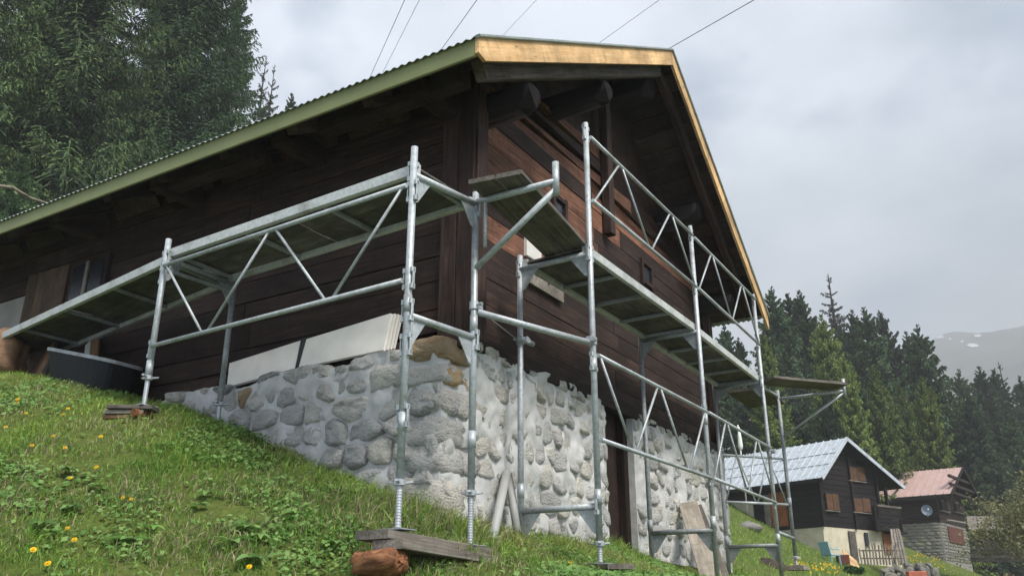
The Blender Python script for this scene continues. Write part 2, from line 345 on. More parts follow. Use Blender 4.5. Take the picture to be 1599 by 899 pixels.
def build_mountain():
    # a broad slope far up the valley, seen right of the forest
    nx, ny = 90, 60; V = []
    for j in range(ny):
        for i in range(nx):
            a = math.radians(8 + 44*i/(nx-1)); r = 600 + 1150*(j/(ny-1))**1.2
            x, y = r*math.sin(a), r*math.cos(a); t = j/(ny-1)
            prof = (.10 + .188*t**.8)*r
            prof *= .80 + .20*min(1, max(0, (math.degrees(a)-14)/22))
            z = prof + 26*(float(vnoise(np.array([x*.011]), np.array([y*.011]), 21)[0])-.5)*t + 12*(float(vnoise(np.array([x*.03]), np.array([y*.04]), 22)[0])-.5) 
            V.append((x, y, z if j > 0 else -20))
    Fc = [(j*nx+i, j*nx+i+1, (j+1)*nx+i+1, (j+1)*nx+i) for j in range(ny-1) for i in range(nx-1)]
    o = link('mountain', mesh('mountain', V, Fc, M['mountain'], True)); o['kind'] = 'structure'
    from mathutils.bvhtree import BVHTree
    bv = BVHTree.FromPolygons([Vector(v) for v in V], Fc)
    for k, (px, py, w, hh, lab) in enumerate([(1464, 527, 20, 5, 'snow patch nearest the tall dark spruce on the mountain slope'), (1519, 540, 19, 6, 'widest snow patch on the grey mountain slope'),
                                  (1527, 525, 11, 4, 'small snow patch high on the mountain above the widest one'), (1484, 530, 5, 3, 'tiny snow patch between larger ones on the mountain slope'), (1502, 534, 6, 3, 'tiny snow patch just left of the widest one')]):
        pts = []
        for i in range(18):
            t = 2*math.pi*i/18; rr = .75 + .5*random.random()
            hit = bv.ray_cast(Vector((0, 0, 0)), ray(px + w/2*math.cos(t)*rr, py + hh/2*math.sin(t)*rr).normalized())
            if hit[0] is not None: pts.append(hit[0] - hit[0].normalized()*4.0 + Vector((0, 0, 1.5)))
        if len(pts) > 5:
            c = sum(pts, Vector())/len(pts); mb = MB(); mb.V = pts + [c + Vector((0, 0, 1.2))]; mb.F = [(i, (i+1) % len(pts), len(pts)) for i in range(len(pts))]
            tagged(mb.make('snow_patch', M['snow']), lab, 'snow', 'snow patches on the mountain')
build_mountain()

# ------------------------------------------------------------------ main chalet
U0, V0 = 5.27, 3.75              # outer faces of the eave wall and of the gable wall
US, VS = 5.05, 3.68              # outer faces of the rubble base
U1, V1 = 11.5, 12.6              # far gable corner, far end of the house
HB = 2.0                         # top of the stone base
EU, EV, EH = 4.47, 3.02, 3.98    # eave corner of the roof
RU, RH = 8.74, 6.49              # ridge
FU, FH = 12.04, 3.98             # far eave
SL = (RH-EH)/(RU-EU); SR = (RH-FH)/(FU-RU)
def roof_h(u): return EH + SL*(u-EU) if u <= RU else RH - SR*(u-RU)

chalet = thing('chalet', 'dark timber chalet on a pale rubble base, being re-roofed behind scaffolding', 'house', loc=W(U0, V0, 0))

def mortar_face(parent, org, ax, n, w, h0f, h1f, name='mortar', t=.0, res=.03, full=0):
    """rough vertical mortar sheet: org + ax*s, from h0f(s) to h1f(s); n outward"""
    ns = max(2, int(w/res)); nh = 70; V = []; F = []
    S = np.linspace(0, w, ns+1); H0 = np.array([h0f(q) for q in S]); H1 = np.array([h1f(q) for q in S]); T = np.linspace(0, 1, nh+1)[:, None]
    HH = H0[None]*(1-T) + H1[None]*T; SS = np.broadcast_to(S[None], HH.shape); ox = org.x*3+ax.x*7
    D = .060*(vnoise(SS*4.6+ox, HH*4.6+9, 31)-.5) + .040*(vnoise(SS*11+ox, HH*11, 32)-.5) + .022*(vnoise(SS*27+ox, HH*27, 33)-.5)
    D = (D+full)*np.clip(np.minimum(SS, w-SS)/.06, 0, 1)
    V = [org + ax*float(SS[j, i]) + Vector((0, 0, float(HH[j, i]))) + n*float(D[j, i]) for j in range(nh+1) for i in range(ns+1)]
    for j in range(nh):
        for i in range(ns): a = j*(ns+1)+i; F.append((a, a+1, a+ns+2, a+ns+1))
    return V, F

base_core = MB()
gN, lN = Vector((GX, GY, 0)), Vector((LX, LY, 0))
def ground_at(u, v): p = W(u, v, 0); return gz(p.x, p.y)
DOOR0, DOOR1 = 7.86, 8.56
def top_left(s): return 1.88 - .022*s + .03*math.sin(s*5.1) + .02*math.sin(s*11)
def top_gab(s): return 1.96 + .025*math.sin(s*4.3) + .012*math.sin(s*13)
base_core.add(mortar_face(None, W(US, VS, 0), lN, -gN, 5.2, lambda s: -.1, top_left, full=.010))
base_core.add(mortar_face(None, W(US, VS, 0), gN, -lN, DOOR0-US, lambda s: -.3, lambda s: min(top_gab(s), 1.88+.3*s), full=.012))
base_core.add(mortar_face(None, W(DOOR1, VS, 0), gN, -lN, U1+.12-DOOR1, lambda s: -.5, top_gab, full=.012))
# returns: door reveals, top ledges, far end
for (u, sg) in ((DOOR0, 1), (DOOR1, -1)):
    base_core.add(([W(u, VS, -.5), W(u, VS+.55, -.5), W(u, VS+.55, 1.97), W(u, VS, 1.97)], [(0, 1, 2, 3)]))
base_core.add(([W(U1+.12, VS, -1), W(U1+.12, V1, -1), W(U1+.12, V1, 1.97), W(U1+.12, VS, 1.97)], [(0, 1, 2, 3)]))
def ledge(pfun, n, wid, cnt, L):
    V = []; F = []
    for i in range(cnt+1):
        s = L*i/cnt; a = pfun(s); V += [a, a + n*wid + Vector((0, 0, .05))]
    for i in range(cnt): F.append((2*i, 2*i+1, 2*i+3, 2*i+2))
    base_core.add((V, F))
ledge(lambda s: W(US, VS+s, top_left(s)), gN, .34, 60, 5.2)
ledge(lambda s: W(US+s, VS, min(top_gab(s), 1.88+.3*s)), lN, .2, 40, DOOR0-US)
ledge(lambda s: W(DOOR1+s, VS, top_gab(s)), lN, .2, 40, U1+.12-DOOR1)
stone_base = base_core.make('stone_base', M['mortar'], chalet, True)

def clip_cell(poly, c, nrm):                        # keep the side of the line dot(p, nrm) <= c
    out = []
    for i in range(len(poly)):
        p, q = poly[i], poly[(i+1) % len(poly)]; dp, dq = p[0]*nrm[0]+p[1]*nrm[1]-c, q[0]*nrm[0]+q[1]*nrm[1]-c
        if dp <= 0: out.append(p)
        if dp*dq < 0: t = dp/(dp-dq); out.append((p[0]+(q[0]-p[0])*t, p[1]+(q[1]-p[1])*t))
    return out
def one_stone(org, ax, n, poly, prot, mat, rnd):
    """a stone of its own: outline poly in (s, h), domed out of the mortar by prot"""
    for _ in range(2):                              # round the corners off
        q = []
        for i in range(len(poly)):
            a, b = poly[i], poly[(i+1) % len(poly)]; t = rnd.uniform(.12, .24)
            q += [(a[0]+(b[0]-a[0])*t, a[1]+(b[1]-a[1])*t), (a[0]+(b[0]-a[0])*(1-t), a[1]+(b[1]-a[1])*(1-t))]
        poly = q
        if len(poly) > 11: break
    m = len(poly); cx = sum(p[0] for p in poly)/m; cy = sum(p[1] for p in poly)/m; V = []; F = []
    jit = [rnd.uniform(.93, 1.06) for _ in range(m)]; slx, sly = rnd.uniform(-.25, .25), rnd.uniform(-.35, .15)
    for sc, dp, jn in ((1.03, -.035, 0), (1.0, .30*prot, .15), (.88, .85*prot, .25), (.55, 1.0*prot, .38)):
        for i, p in enumerate(poly):
            x, y = (p[0]-cx)*sc*jit[i], (p[1]-cy)*sc*jit[i]
            V.append(org + ax*(cx+x) + Vector((0, 0, cy+y)) + n*(dp + (prot*rnd.uniform(-jn, jn) + (x*slx+y*sly)*min(1, max(0, dp)/prot))))
    V.append(org + ax*cx + Vector((0, 0, cy)) + n*prot*rnd.uniform(.9, 1.15))
    for j in range(3):
        for i in range(m): F.append((j*m+i, j*m+(i+1) % m, (j+1)*m+(i+1) % m, (j+1)*m+i))
    for i in range(m): F.append((3*m+i, 3*m+(i+1) % m, 4*m))
    if ax.cross(Vector((0, 0, 1))).dot(n) < 0: F = [f[::-1] for f in F]
    mb = MB(); mb.V, mb.F = V, F; o = mb.make('stone', mat, stone_base, False, axes=Matrix((ax, n, Vector((0, 0, 1)))))
    o.data.polygons.foreach_set('use_smooth', [True]*len(o.data.polygons)); return o
def rubble(org, ax, n, w, h0f, h1f, hr, cw, ch, prot, gap, seed, extra=()):
    rnd = random.Random(seed); pts = []; h = hr[0]; k = 0
    while h < hr[1]:
        rh = ch*rnd.uniform(.75, 1.3); s = -cw*rnd.uniform(0, 1)
        while s < w+cw:
            sw = cw*rnd.choice((.5, .75, 1, 1.1, 1.5)); pts.append((s+sw/2+rnd.gauss(0, .02), h+rh/2+rnd.gauss(0, ch*.16))); s += sw
        h += rh
    asp = ch/cw; cnt = 0
    for i, p in enumerate(pts):
        if not (-.6*cw < p[0] < w+.6*cw): continue
        poly = [(p[0]-cw, p[1]-ch), (p[0]+cw, p[1]-ch), (p[0]+cw, p[1]+ch), (p[0]-cw, p[1]+ch)]
        for j, q in enumerate(pts):
            if j == i or abs(q[0]-p[0]) > 2.2*cw or abs(q[1]-p[1]) > 2.5*ch: continue
            nx, ny = (q[0]-p[0])*asp*asp**.2, (q[1]-p[1]); L = math.hypot(nx, ny)
            if L < 1e-6: continue
            nx, ny = nx/L, ny/L; mx, my = (p[0]+q[0])/2, (p[1]+q[1])/2
            poly = clip_cell(poly, mx*nx+my*ny - gap*rnd.uniform(.3, 1.5)/2, (nx, ny))
            if len(poly) < 3: break
        if len(poly) < 3: continue
        for c, nn in ((w-.008, (1, 0)), (-.008, (-1, 0))): poly = clip_cell(poly, c, nn)
        if len(poly) < 3: continue
        top = h1f(min(w, max(0, p[0]))); poly = clip_cell(poly, top+.015, (0, 1))
        if len(poly) < 3: continue
        ys = [q[1] for q in poly]; xs = [q[0] for q in poly]
        if max(ys) < h0f(min(w, max(0, p[0])))-.02 or max(ys)-min(ys) < .05 or max(xs)-min(xs) < .05: continue
        if rnd.random() < .05: continue
        sc = rnd.choice((.84, .93, 1, 1, 1)); mxp = sum(q[0] for q in poly)/len(poly); myp = sum(q[1] for q in poly)/len(poly); poly = [((x-mxp)*sc+mxp, (y-myp)*sc+myp) for x, y in poly]
        rust = any(abs(p[0]-ex) < .2 and abs(p[1]-ey) < .1 for ex, ey in extra)
        one_stone(org, ax, n, poly, rnd.uniform(*prot), M['stone_rust'] if rust else M['stone'], rnd); cnt += 1
    return cnt
def quoin(h0, h1, a, b, mat, seed):
    """large stone wrapped round the corner: a along the eave side, b along the gable side"""
    rnd = random.Random(seed); bm = bmesh.new(); bmesh.ops.create_cube(bm, size=2); bmesh.ops.subdivide_edges(bm, edges=bm.edges[:], cuts=3, use_grid_fill=True); ph = [rnd.uniform(0, 6) for _ in range(6)]
    c = W(US + b/2 - .040, VS + a/2 - .036, (h0+h1)/2); V = []
    for v in bm.verts:
        p = v.co; rd = 1/(1+.06*(p.x**2*p.y**2+p.y**2*p.z**2+p.x**2*p.z**2)); k = 1 + .05*math.sin(3*p.x+ph[0])*math.sin(3*p.z+ph[1]) + .04*math.sin(7*p.y+5*p.z+ph[2]) + rnd.uniform(-.025, .025)
        p = p*rd*k; v.co = Vector((p.x*b/2, p.y*a/2, p.z*(h1-h0)/2)) + Vector((rnd.gauss(0, .004), rnd.gauss(0, .004), rnd.gauss(0, .004)))
    m = bpy.data.meshes.new('stone'); bm.to_mesh(m); bm.free(); m.materials.append(mat); m.polygons.foreach_set('use_smooth', [True]*len(m.polygons))
    link('stone', m, stone_base, Matrix.Translation(c) @ Matrix((gN, lN, Vector((0, 0, 1)))).transposed().to_4x4() @ Matrix.Rotation(rnd.gauss(0, .03), 4, 'X'))
for k, (h0, h1, a, b, rust) in enumerate([(1.74, 1.93, .34, .42, 1), (1.56, 1.72, .50, .30, 0), (1.34, 1.53, .30, .62, 0), (1.10, 1.32, .46, .34, 0), (.90, 1.08, .34, .55, 0), (.62, .88, .52, .36, 0), (.35, .60, .36, .5, 0)]): quoin(h0, h1, a, b, M['stone_rust' if rust else 'stone'], 60+k)
c1 = rubble(W(US, VS, 0), lN, -gN, 4.2, lambda s: ground_at(US-.05, VS+s), top_left, (.2, 2.0), .30, .155, (.014, .048), .026, 3, ((.10, 1.80), (2.0, 1.78)))
c2 = rubble(W(US, VS, 0), gN, -lN, DOOR0-US, lambda s: ground_at(US+s, VS-.05), lambda s: min(top_gab(s), 1.88+.3*s), (.1, 2.05), .21, .17, (.010, .035), .03, 4, ((.15, 1.82), (.2, 1.6)))
c3 = rubble(W(DOOR1, VS, 0), gN, -lN, U1+.1-DOOR1, lambda s: ground_at(DOOR1+s, VS-.05)-.1, top_gab, (.0, 2.05), .24, .18, (.010, .038), .03, 5)
print('stones', c1, c2, c3)

# timber walls: every board a piece
def gable_board(h, hh, ua, ub):
    n = max(1, round((ub-ua)/2.6)); cuts = [ua] + sorted(ua + (ub-ua)*(i+random.uniform(-.25, .25))/n for i in range(1, n)) + [ub]
    for a, b in zip(cuts[:-1], cuts[1:]):
        pr = random.uniform(-.006, .008)
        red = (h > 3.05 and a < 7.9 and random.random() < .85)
        def tip(u, hq): return u
        # boards cut along the roof slope at the top
        t0, t1 = h-hh/2, h+hh/2
        ps = []
        for (u, q) in ((a+.002, t0), (b-.002, t0), (b-.002, t1), (a+.002, t1)):
            lim = roof_h(u)-.12; 
            ps.append((u, min(q, lim)))
        if ps[2][1]-ps[1][1] < .02 and ps[3][1]-ps[0][1] < .02: continue
        # move the end in where the slope cuts below the board's foot
        ps = [(u, q) for u, q in ps]
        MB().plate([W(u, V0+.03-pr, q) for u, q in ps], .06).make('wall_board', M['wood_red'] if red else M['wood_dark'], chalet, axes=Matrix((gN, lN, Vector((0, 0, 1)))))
h = HB; 
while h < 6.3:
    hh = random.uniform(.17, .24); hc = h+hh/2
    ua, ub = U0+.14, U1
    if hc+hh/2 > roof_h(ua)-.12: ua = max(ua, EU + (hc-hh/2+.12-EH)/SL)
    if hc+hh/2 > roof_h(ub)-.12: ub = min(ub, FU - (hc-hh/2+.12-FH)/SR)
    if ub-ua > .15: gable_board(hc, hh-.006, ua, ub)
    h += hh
# backing so no light leaks through the joints
MB().poly([W(U0+.1, V0+.09, 0), W(U1, V0+.09, 0), W(U1, V0+.09, roof_h(U1)-.1), W(RU, V0+.09, RH-.1), W(U0+.1, V0+.09, roof_h(U0)-.1)]).make('inner_lining', M['wood_dark'], chalet)
h = 1.55
while h < 4.28:
    hh = random.uniform(.18, .26); top = min(h+hh, 4.30); cuts = [V0-.2, V0+random.uniform(2.2, 3.4), V0+random.uniform(4.4, 5.2), V0+6.2, V1]
    lo = .0
    for a, b in zip(cuts[:-1], cuts[1:]):
        if h < 1.9 and a < V0+1: continue
        if a > V0+6.0:
            continue
        pr = random.uniform(-.006, .008)
        beam('wall_board', W(U0+.03-pr, a+.003, (h+top)/2), W(U0+.03-pr, b-.003, (h+top)/2), .06, top-h-.006, M['wood_dark'], chalet)
    h += hh
MB().poly([W(U0+.1, V0+.02, .5), W(U0+.1, V1, .5), W(U0+.1, V1, 4.35), W(U0+.1, V0+.02, 4.35)]).make('inner_lining', M['wood_dark'], chalet)
# uphill end of the eave wall: pale render, plank door, window
beam('rendered_wall', W(U0+.05, V0+6.2, 2.5), W(U0+.05, V1, 2.5), .12, 2.0, M['render_pale'], chalet)
for k in range(4): beam('wall_board', W(U0+.03, V0+6.2, 3.62+.21*k), W(U0+.03, V1, 3.62+.21*k), .06, .204, M['wood_dark'], chalet)
for k in range(4):
    a = V0+5.42+.2*k; beam('shutter_board', W(U0-.035, a+.1, 2.25), W(U0-.035, a+.1, 3.72), .03, .195, M['wood_door'], chalet, up=(LX, LY, 0))
wf = beam('window_frame', W(U0-.03, V0+4.65, 3.35), W(U0-.03, V0+5.35, 3.35), .05, .70, M['wood_dark'], chalet)
beam('window_pane', W(U0-.058, V0+4.72, 3.35), W(U0-.058, V0+5.28, 3.35), .012, .58, M['glass'], wf)
beam('window_bar', W(U0-.07, V0+5.0, 3.05), W(U0-.07, V0+5.0, 3.65), .03, .05, M['wood_grey'], wf, up=(LX, LY, 0))
# vertical corner casing
for (a, b) in ((V0-.205, V0-.045), (V0-.04, V0+.12)):
    beam('corner_board', W(U0-.028, (a+b)/2, HB-.06), W(U0-.028, (a+b)/2, 4.3), .035, b-a, M['wood_dark'], chalet, up=(LX, LY, 0))
beam('corner_board', W(U0+.06, V0-.215, HB-.06), W(U0+.06, V0-.215, 4.42), .15, .03, M['wood_dark'], chalet, up=(LX, LY, 0))
beam('corner_post', W(U0+.1, V0-.1, HB-.04), W(U0+.1, V0-.1, 4.4), .16, .19, M['wood_dark'], chalet, up=(LX, LY, 0))
# gable posts, small windows, sill board
for (u, a, b) in ((8.2, 3.95, 6.1), (U1-.08, HB, 4.2)):
    beam('gable_post', W(u, V0-.06, a), W(u, V0-.06, b), .13, .10, M['wood_dark'], chalet, up=(LX, LY, 0))
for (u, hz, w, hh) in ((7.08, 3.82, .26, .22), (9.36, 3.86, .30, .26)):
    wf = MB(); 
    for s in (-1, 1):
        wf.bar(W(u+s*w/2, V0-.012, hz-hh/2-.04), W(u+s*w/2, V0-.012, hz+hh/2+.04), .05, .05, up=(LX, LY, 0)); wf.bar(W(u-w/2, V0-.014, hz+s*hh/2), W(u+w/2, V0-.014, hz+s*hh/2), .05, .05)
    f = wf.make('window_frame', M['wood_dark'], chalet)
    beam('window_pane', W(u-w/2, V0-.006, hz), W(u+w/2, V0-.006, hz), .008, hh, M['glass'], f)
wf = beam('window_frame', W(6.38, V0-.015, 3.2), W(6.66, V0-.015, 3.2), .035, .28, M['white'], chalet)
wf['label'] = 'white panel in the gable beside the scaffold post'
pts = [(0, 0), (.66, 0), (.66, .13), (.43, .13), (.37, .06), (.31, .13), (.17, .13), (.12, .07), (.07, .13), (0, .13)]
MB().plate([W(6.42+x, V0-.03, 2.80+y) for x, y in pts], .025).make('sill_board', M['wood_grey'], chalet)
# door opening: dark interior, plank door ajar
for k in range(4): beam('door_board', W(DOOR0+.1+.17*k, V0+.22, -.2), W(DOOR0+.1+.17*k, V0+.22, 1.98), .03, .165, M['wood_dark'], chalet, up=(GX, GY, 0))
beam('door_post', W(DOOR0+.05, VS+.12, -.2), W(DOOR0+.05, VS+.12, 1.99), .10, .10, M['wood_dark'], chalet, up=(GX, GY, 0))
beam('door_post', W(DOOR1-.05, VS+.12, -.2), W(DOOR1-.05, VS+.12, 1.99), .10, .10, M['wood_dark'], chalet, up=(GX, GY, 0))
beam('lintel_beam', W(U0+.2, V0-.035, HB-.015), W(U1, V0-.035, HB-.015), .10, .14, M['wood_dark'], chalet)
beam('sill_beam', W(U0-.01, V0-.2, 1.93), W(U0-.01, V0+6.9, 1.90), .12, .13, M['wood_dark'], chalet)

# roof: corrugated sheet, boards, rafters, purlins, verge and eave boards
def slope_pt(u, v, off=0):        # off: distance below the roof surface, vertical
    return W(u, v, roof_h(u)-off)
def corrugated(ua, ub, va, vb, name, pitch=.076, amp=.0095):
    n = int((vb-va)/(pitch/6)); V = []; F = []
    for i in range(n+1):
        v = va + (vb-va)*i/n; d = amp*math.sin(2*math.pi*(v-va)/pitch)
        for u, lo in ((ua, roof_h(ua)), (ub, roof_h(ub))):
            V.append(W(u, v, lo+.012+d)); V.append(W(u, v, lo+.009+d))
    for i in range(n):
        a = 4*i; F += [(a, a+2, a+6, a+4), (a+1, a+5, a+7, a+3), (a, a+4, a+5, a+1), (a+2, a+3, a+7, a+6)]
    F += [(0, 1, 3, 2), (4*n, 4*n+2, 4*n+3, 4*n+1)]
    return MB().add((V, F)).make(name, M['sheet'], chalet, False)
EA = EU-.06
def roof_h2(u): return roof_h(u)
corrugated(EA, RU, EV-.03, V1+.6, 'roof_sheet'); corrugated(FU+.06, RU, EV-.03, V1+.6, 'roof_sheet')
ru_, = (W(RU, EV-.04, RH+.03),)
MB().plate([W(RU-.16, EV-.035, RH+.03-.16*SL), W(RU, EV-.035, RH+.034), W(RU, V1+.6, RH+.034), W(RU-.16, V1+.6, RH+.03-.16*SL)], .006).plate([W(RU+.16, EV-.035, RH+.03-.16*SR), W(RU+.16, V1+.6, RH+.03-.16*SR), W(RU, V1+.6, RH+.034), W(RU, EV-.035, RH+.034)], .006).make('ridge_cap', M['sheet'], chalet)
ndir_l = Vector((-GX*SL, -GY*SL, 1)).normalized(); ndir_r = Vector((GX*SR, GY*SR, 1)).normalized()
def boards_on_slope(ua, ub, nd):
    L = abs(ub-ua); n = int(L/.19); 
    for i in range(n):
        a = ua + (ub-ua)*(i+.5)/n; w = math.hypot(L/n, abs(roof_h(ua)-roof_h(ub))/n)
        cuts = [EV+.02, EV+random.uniform(2.4, 3.6), V1+.5]
        for p, q in zip(cuts[:-1], cuts[1:]):
            beam('roof_board', slope_pt(a, p+.002, .022+random.uniform(0, .006)), slope_pt(a, q-.002, .022), w-.006, .022, M['wood_soffit'], chalet, up=nd)
boards_on_slope(EU+.02, RU, ndir_l); boards_on_slope(FU-.02, RU, ndir_r)
v = EV+1.15
rv = []
while v < V1: rv.append(v); v += .86
for i, v in enumerate(rv):        # common rafters; tails show under the near eave
    beam('rafter', slope_pt(EU+.1, v, .12), slope_pt(RU, v, .12), .12, .15, M['wood_soffit'], chalet, up=ndir_l)
    beam('rafter', slope_pt(FU-.1, v, .12), slope_pt(RU, v, .12), .12, .15, M['wood_soffit'], chalet, up=ndir_r)
for a, b in zip(rv[:-1], rv[1:]):  # tan blocking boards between the rafter feet
    MB().plate([W(U0-.16, a+.07, roof_h(U0-.16)-.06), W(U0-.16, b-.07, roof_h(U0-.16)-.06), W(U0-.02, b-.07, roof_h(U0)-.36), W(U0-.02, a+.07, roof_h(U0)-.36)], .02).make('eave_blocking', M['wood_brown'] if int(a*7) % 3 else M['wood_soffit'], chalet)
for (ua, ub, nd) in ((EU+.28, RU, ndir_l), (FU-.25, RU, ndir_r)):
    beam('verge_rafter', slope_pt(ua, EV+.17, .215), slope_pt(ub, EV+.17, .215), .10, .17, M['wood_beam'] if nd is ndir_l else M['wood_dark'], chalet, up=nd, ch=.012)
def log_purlin(u, off, r, va, vb):
    p0, p1 = W(u, va, roof_h(u)-off), W(u, vb, roof_h(u)-off); mb = MB(); d, s, t = basis(p0, p1); n = 16; prof = [(0.0, .82), (.015, .93), (.05, .99), (.10, 1.0), ((p1-p0).length, 1.0)]
    for q, rr in prof:
        for i in range(n):
            an = 2*math.pi*i/n; k = rr*r*(1 + .03*math.sin(3*an+u)); ca, sa = math.cos(an), math.sin(an); mb.V.append(p0 + d*(q + (.16*max(0, -sa)**1.5 if q < .06 else 0)) + (s*math.copysign(abs(ca)**.7, ca)+t*math.copysign(abs(sa)**.7, sa))*k)
    for j in range(len(prof)-1):
        for i in range(n): mb.F.append((j*n+i, (j+1)*n+i, (j+1)*n+(i+1) % n, j*n+(i+1) % n))
    mb.F += [tuple(range(n)), tuple(range(len(prof)*n-1, (len(prof)-1)*n-1, -1))]
    return mb.make('purlin', M['wood_black'], chalet, True, axes=Matrix((lN, gN*-1, Vector((0, 0, 1)))))
log_purlin(5.50, .50, .135, EV+.10, V1); log_purlin(7.06, .50, .125, EV+.10, V1); log_purlin(RU, .42, .16, EV+.25, V1); log_purlin(10.2, .45, .15, EV+.25, V1); log_purlin(11.4, .45, .14, EV+.25, V1)
for (u, va, vb, hz) in ((5.0, V0-.35, V0+1.2, 4.02), (5.0, V0+2.0, V0+3.2, 4.0)):
    beam('eave_beam', W(u-.12, va, hz), W(u-.12, vb, hz), .14, .16, M['wood_soffit'], chalet)
for v in (V0+.05, V0+1.6, V0+3.3, V0+5.0): beam('bracket_beam', W(EU+.25, v, 4.0), W(U0+.2, v, 4.03), .16, .18, M['wood_dark'], chalet)
# eave fascia and new verge boards
beam('eave_fascia', W(EU-.02, EV, EH-.085), W(EU-.02, V1+.55, EH-.085), .028, .165, M['olive'], chalet)
def verge(ua, ub, w, nick):
    du = ub-ua; top = .0; sgn = 1 if du > 0 else -1
    pts = [W(ua, EV-.02, roof_h(ua)-top), W(ub, EV-.02, roof_h(ub)-top), W(ub, EV-.02, roof_h(ub)-top-w*1.12)]
    if nick: pts += [W(ua+sgn*.10, EV-.02, roof_h(ua+sgn*.10)-top-w*1.1), W(ua, EV-.02, roof_h(ua)-top-w*.68)]
    else: pts += [W(ua, EV-.02, roof_h(ua)-top-w*1.12)]
    d = (pts[1]-pts[0]).normalized(); up = Vector((0, 0, 1)); s = d.cross(up).normalized()
    return MB().plate(pts, .032).make('verge_board', M['wood_new'], chalet, axes=Matrix((d, s, s.cross(d))))
verge(EU-.035, RU-.002, .185, True); verge(FU+.03, RU+.002, .185, False)
beam('verge_flashing', W(EU-.05, EV-.035, roof_h(EU-.05)+.012), W(RU, EV-.035, RH+.012), .05, .026, M['sheet'], chalet, up=ndir_l)
beam('verge_flashing', W(FU+.05, EV-.035, roof_h(FU+.05)+.012), W(RU, EV-.035, RH+.012), .05, .026, M['sheet'], chalet, up=ndir_r)

# ------------------------------------------------------------------ scaffolding
TR = .02415
def P3(x, y, z): return Vector((x, y, z))
NODES = {'A': (-2.826, 6.50), 'Ai': (-2.462, 7.13), 'B': (-.648, 5.042), 'C': (-.263, 5.620), 'D': (.068, 6.819), 'E': (.632, 6.450), 'F': (1.941, 8.561),
         'Fi': (1.388, 8.917), 'G': (3.186, 10.692), 'Gi': (2.650, 11.033), 'H': (3.586, 11.376), 'Z': (-5.411, 8.689), 'Zi': (-4.996, 9.301), 'K': (.299, 5.249)}
def N(k, h): return Vector((NODES[k][0], NODES[k][1], h))
eave_sc = thing('scaffold', 'galvanised scaffold along the dark eave wall, its deck running off left', 'scaffold', loc=N('B', .4))
gab_sc = thing('scaffold', 'galvanised scaffold in front of the gable, with upper truss guard rails', 'scaffold', loc=N('E', .29))
G = M['galv']
def post(root, k, h0, h1, joints=(), mat=None):
    mb = MB(); a, b = N(k, h0), N(k, h1); mb.tube(a, b, TR, 14)
    for j in joints: mb.tube(N(k, j-.012), N(k, j+.10), TR+.0035, 14)
    o = mb.make('post', mat or G, root, True); return o
def lug(parent, k, h, dirs, mat=None):
    for d in dirs:
        d = Vector(d).normalized(); c = N(k, h) + d*(TR+.006); mb = MB(); s = d.cross(Vector((0, 0, 1)))
        for q in (-.055, .055): mb.bar(c + Vector((0, 0, q-.016)) - s*0, c + Vector((0, 0, q+.016)), .034, .026, up=d)
        mb.bar(c + d*.008 + Vector((0, 0, -.065)), c + d*.008 + Vector((0, 0, .065)), .020, .010, up=d)
        mb.make('rail_lug', mat or G, parent)
def jack(root, k, foot, nut, h1, plate=True):
    mb = MB(); p = N(k, foot); prof = []; z = .012; n = int((nut-foot)/.0165)
    for i in range(n): prof += [(.0168, z), (.0190, z+.0055), (.0190, z+.0105), (.0168, z+.0150)]; z += .0165
    prof += [(.0175, h1-foot)]; lathe(mb, p, prof, 12); sp = mb.make('jack_spindle', M['zinc'], root, True)
    if plate: MB().bar(p + gN*-.075 + Vector((0, 0, .004)), p + gN*.075 + Vector((0, 0, .004)), .15, .008, ch=.002).make('base_plate', M['galv_old'], sp)
    nb = MB(); lathe(nb, N(k, nut), [(.024, -.018), (.036, -.014), (.036, .012), (.026, .020)], 10)
    for an in (0.4, 2.5, 4.6): d = Vector((math.cos(an), math.sin(an), 0)); nb.bar(N(k, nut) + d*.030, N(k, nut+.008) + d*.078, .022, .014)
    nb.make('wing_nut', M['zinc'], sp); return sp
def transom(root, a, b, h, gusset=.15, drop=-1, mat=None, r=TR, ha=None):
    p, q = N(a, h if ha is None else ha), N(b, h); d = (q-p).normalized(); o = MB().tube(p, q, r, 14).make('transom', mat or G, root, True)
    if gusset:
        for c, s in ((p, 1), (q, -1)):
            MB().plate([c + d*s*TR + Vector((0, 0, drop*r)), c + d*s*(TR+gusset) + Vector((0, 0, drop*r)), c + d*s*(TR+.03) + Vector((0, 0, drop*(r+gusset*1.05))), c + d*s*TR + Vector((0, 0, drop*(r+gusset*1.15)))], .006).make('gusset_plate', mat or G, o)
    return o
def guard(root, a, b, ht, hb, pattern, sep=None, r=.0168, off=0, hta=None, hba=None):
    """truss guard rail between two posts; pattern starts with 't' or 'b'"""
    pa, pb = N(a, 0), N(b, 0); d = (pb-pa).normalized(); out = Vector((d.y, -d.x, 0)); out = out if out.y < 0 else -out
    z = lambda h: Vector((0, 0, h)); o_ = out*off
    hta = ht if hta is None else hta; hba = hb if hba is None else hba
    t0, t1, b0, b1 = pa+z(hta)+d*.03+o_, pb+z(ht)-d*.03+o_, pa+z(hba)+d*.03+o_, pb+z(hb)-d*.03+o_
    top = MB().tube(t0, t1, r, 12).make('guard_rail', G, root, True)
    MB().tube(b0, b1, r, 12).make('lower_rail', G, top, True)
    n = 4; cur = pattern
    for i in range(n):
        f0, f1 = i/n+.012, (i+1)/n-.012
        p = (t0.lerp(t1, f0) if cur == 't' else b0.lerp(b1, f0)); q = (b0.lerp(b1, f1) if cur == 't' else t0.lerp(t1, f1))
        MB().tube(p, q, .0105, 10).make('diagonal_bar', G, top, True); cur = 'b' if cur == 't' else 't'
    return top
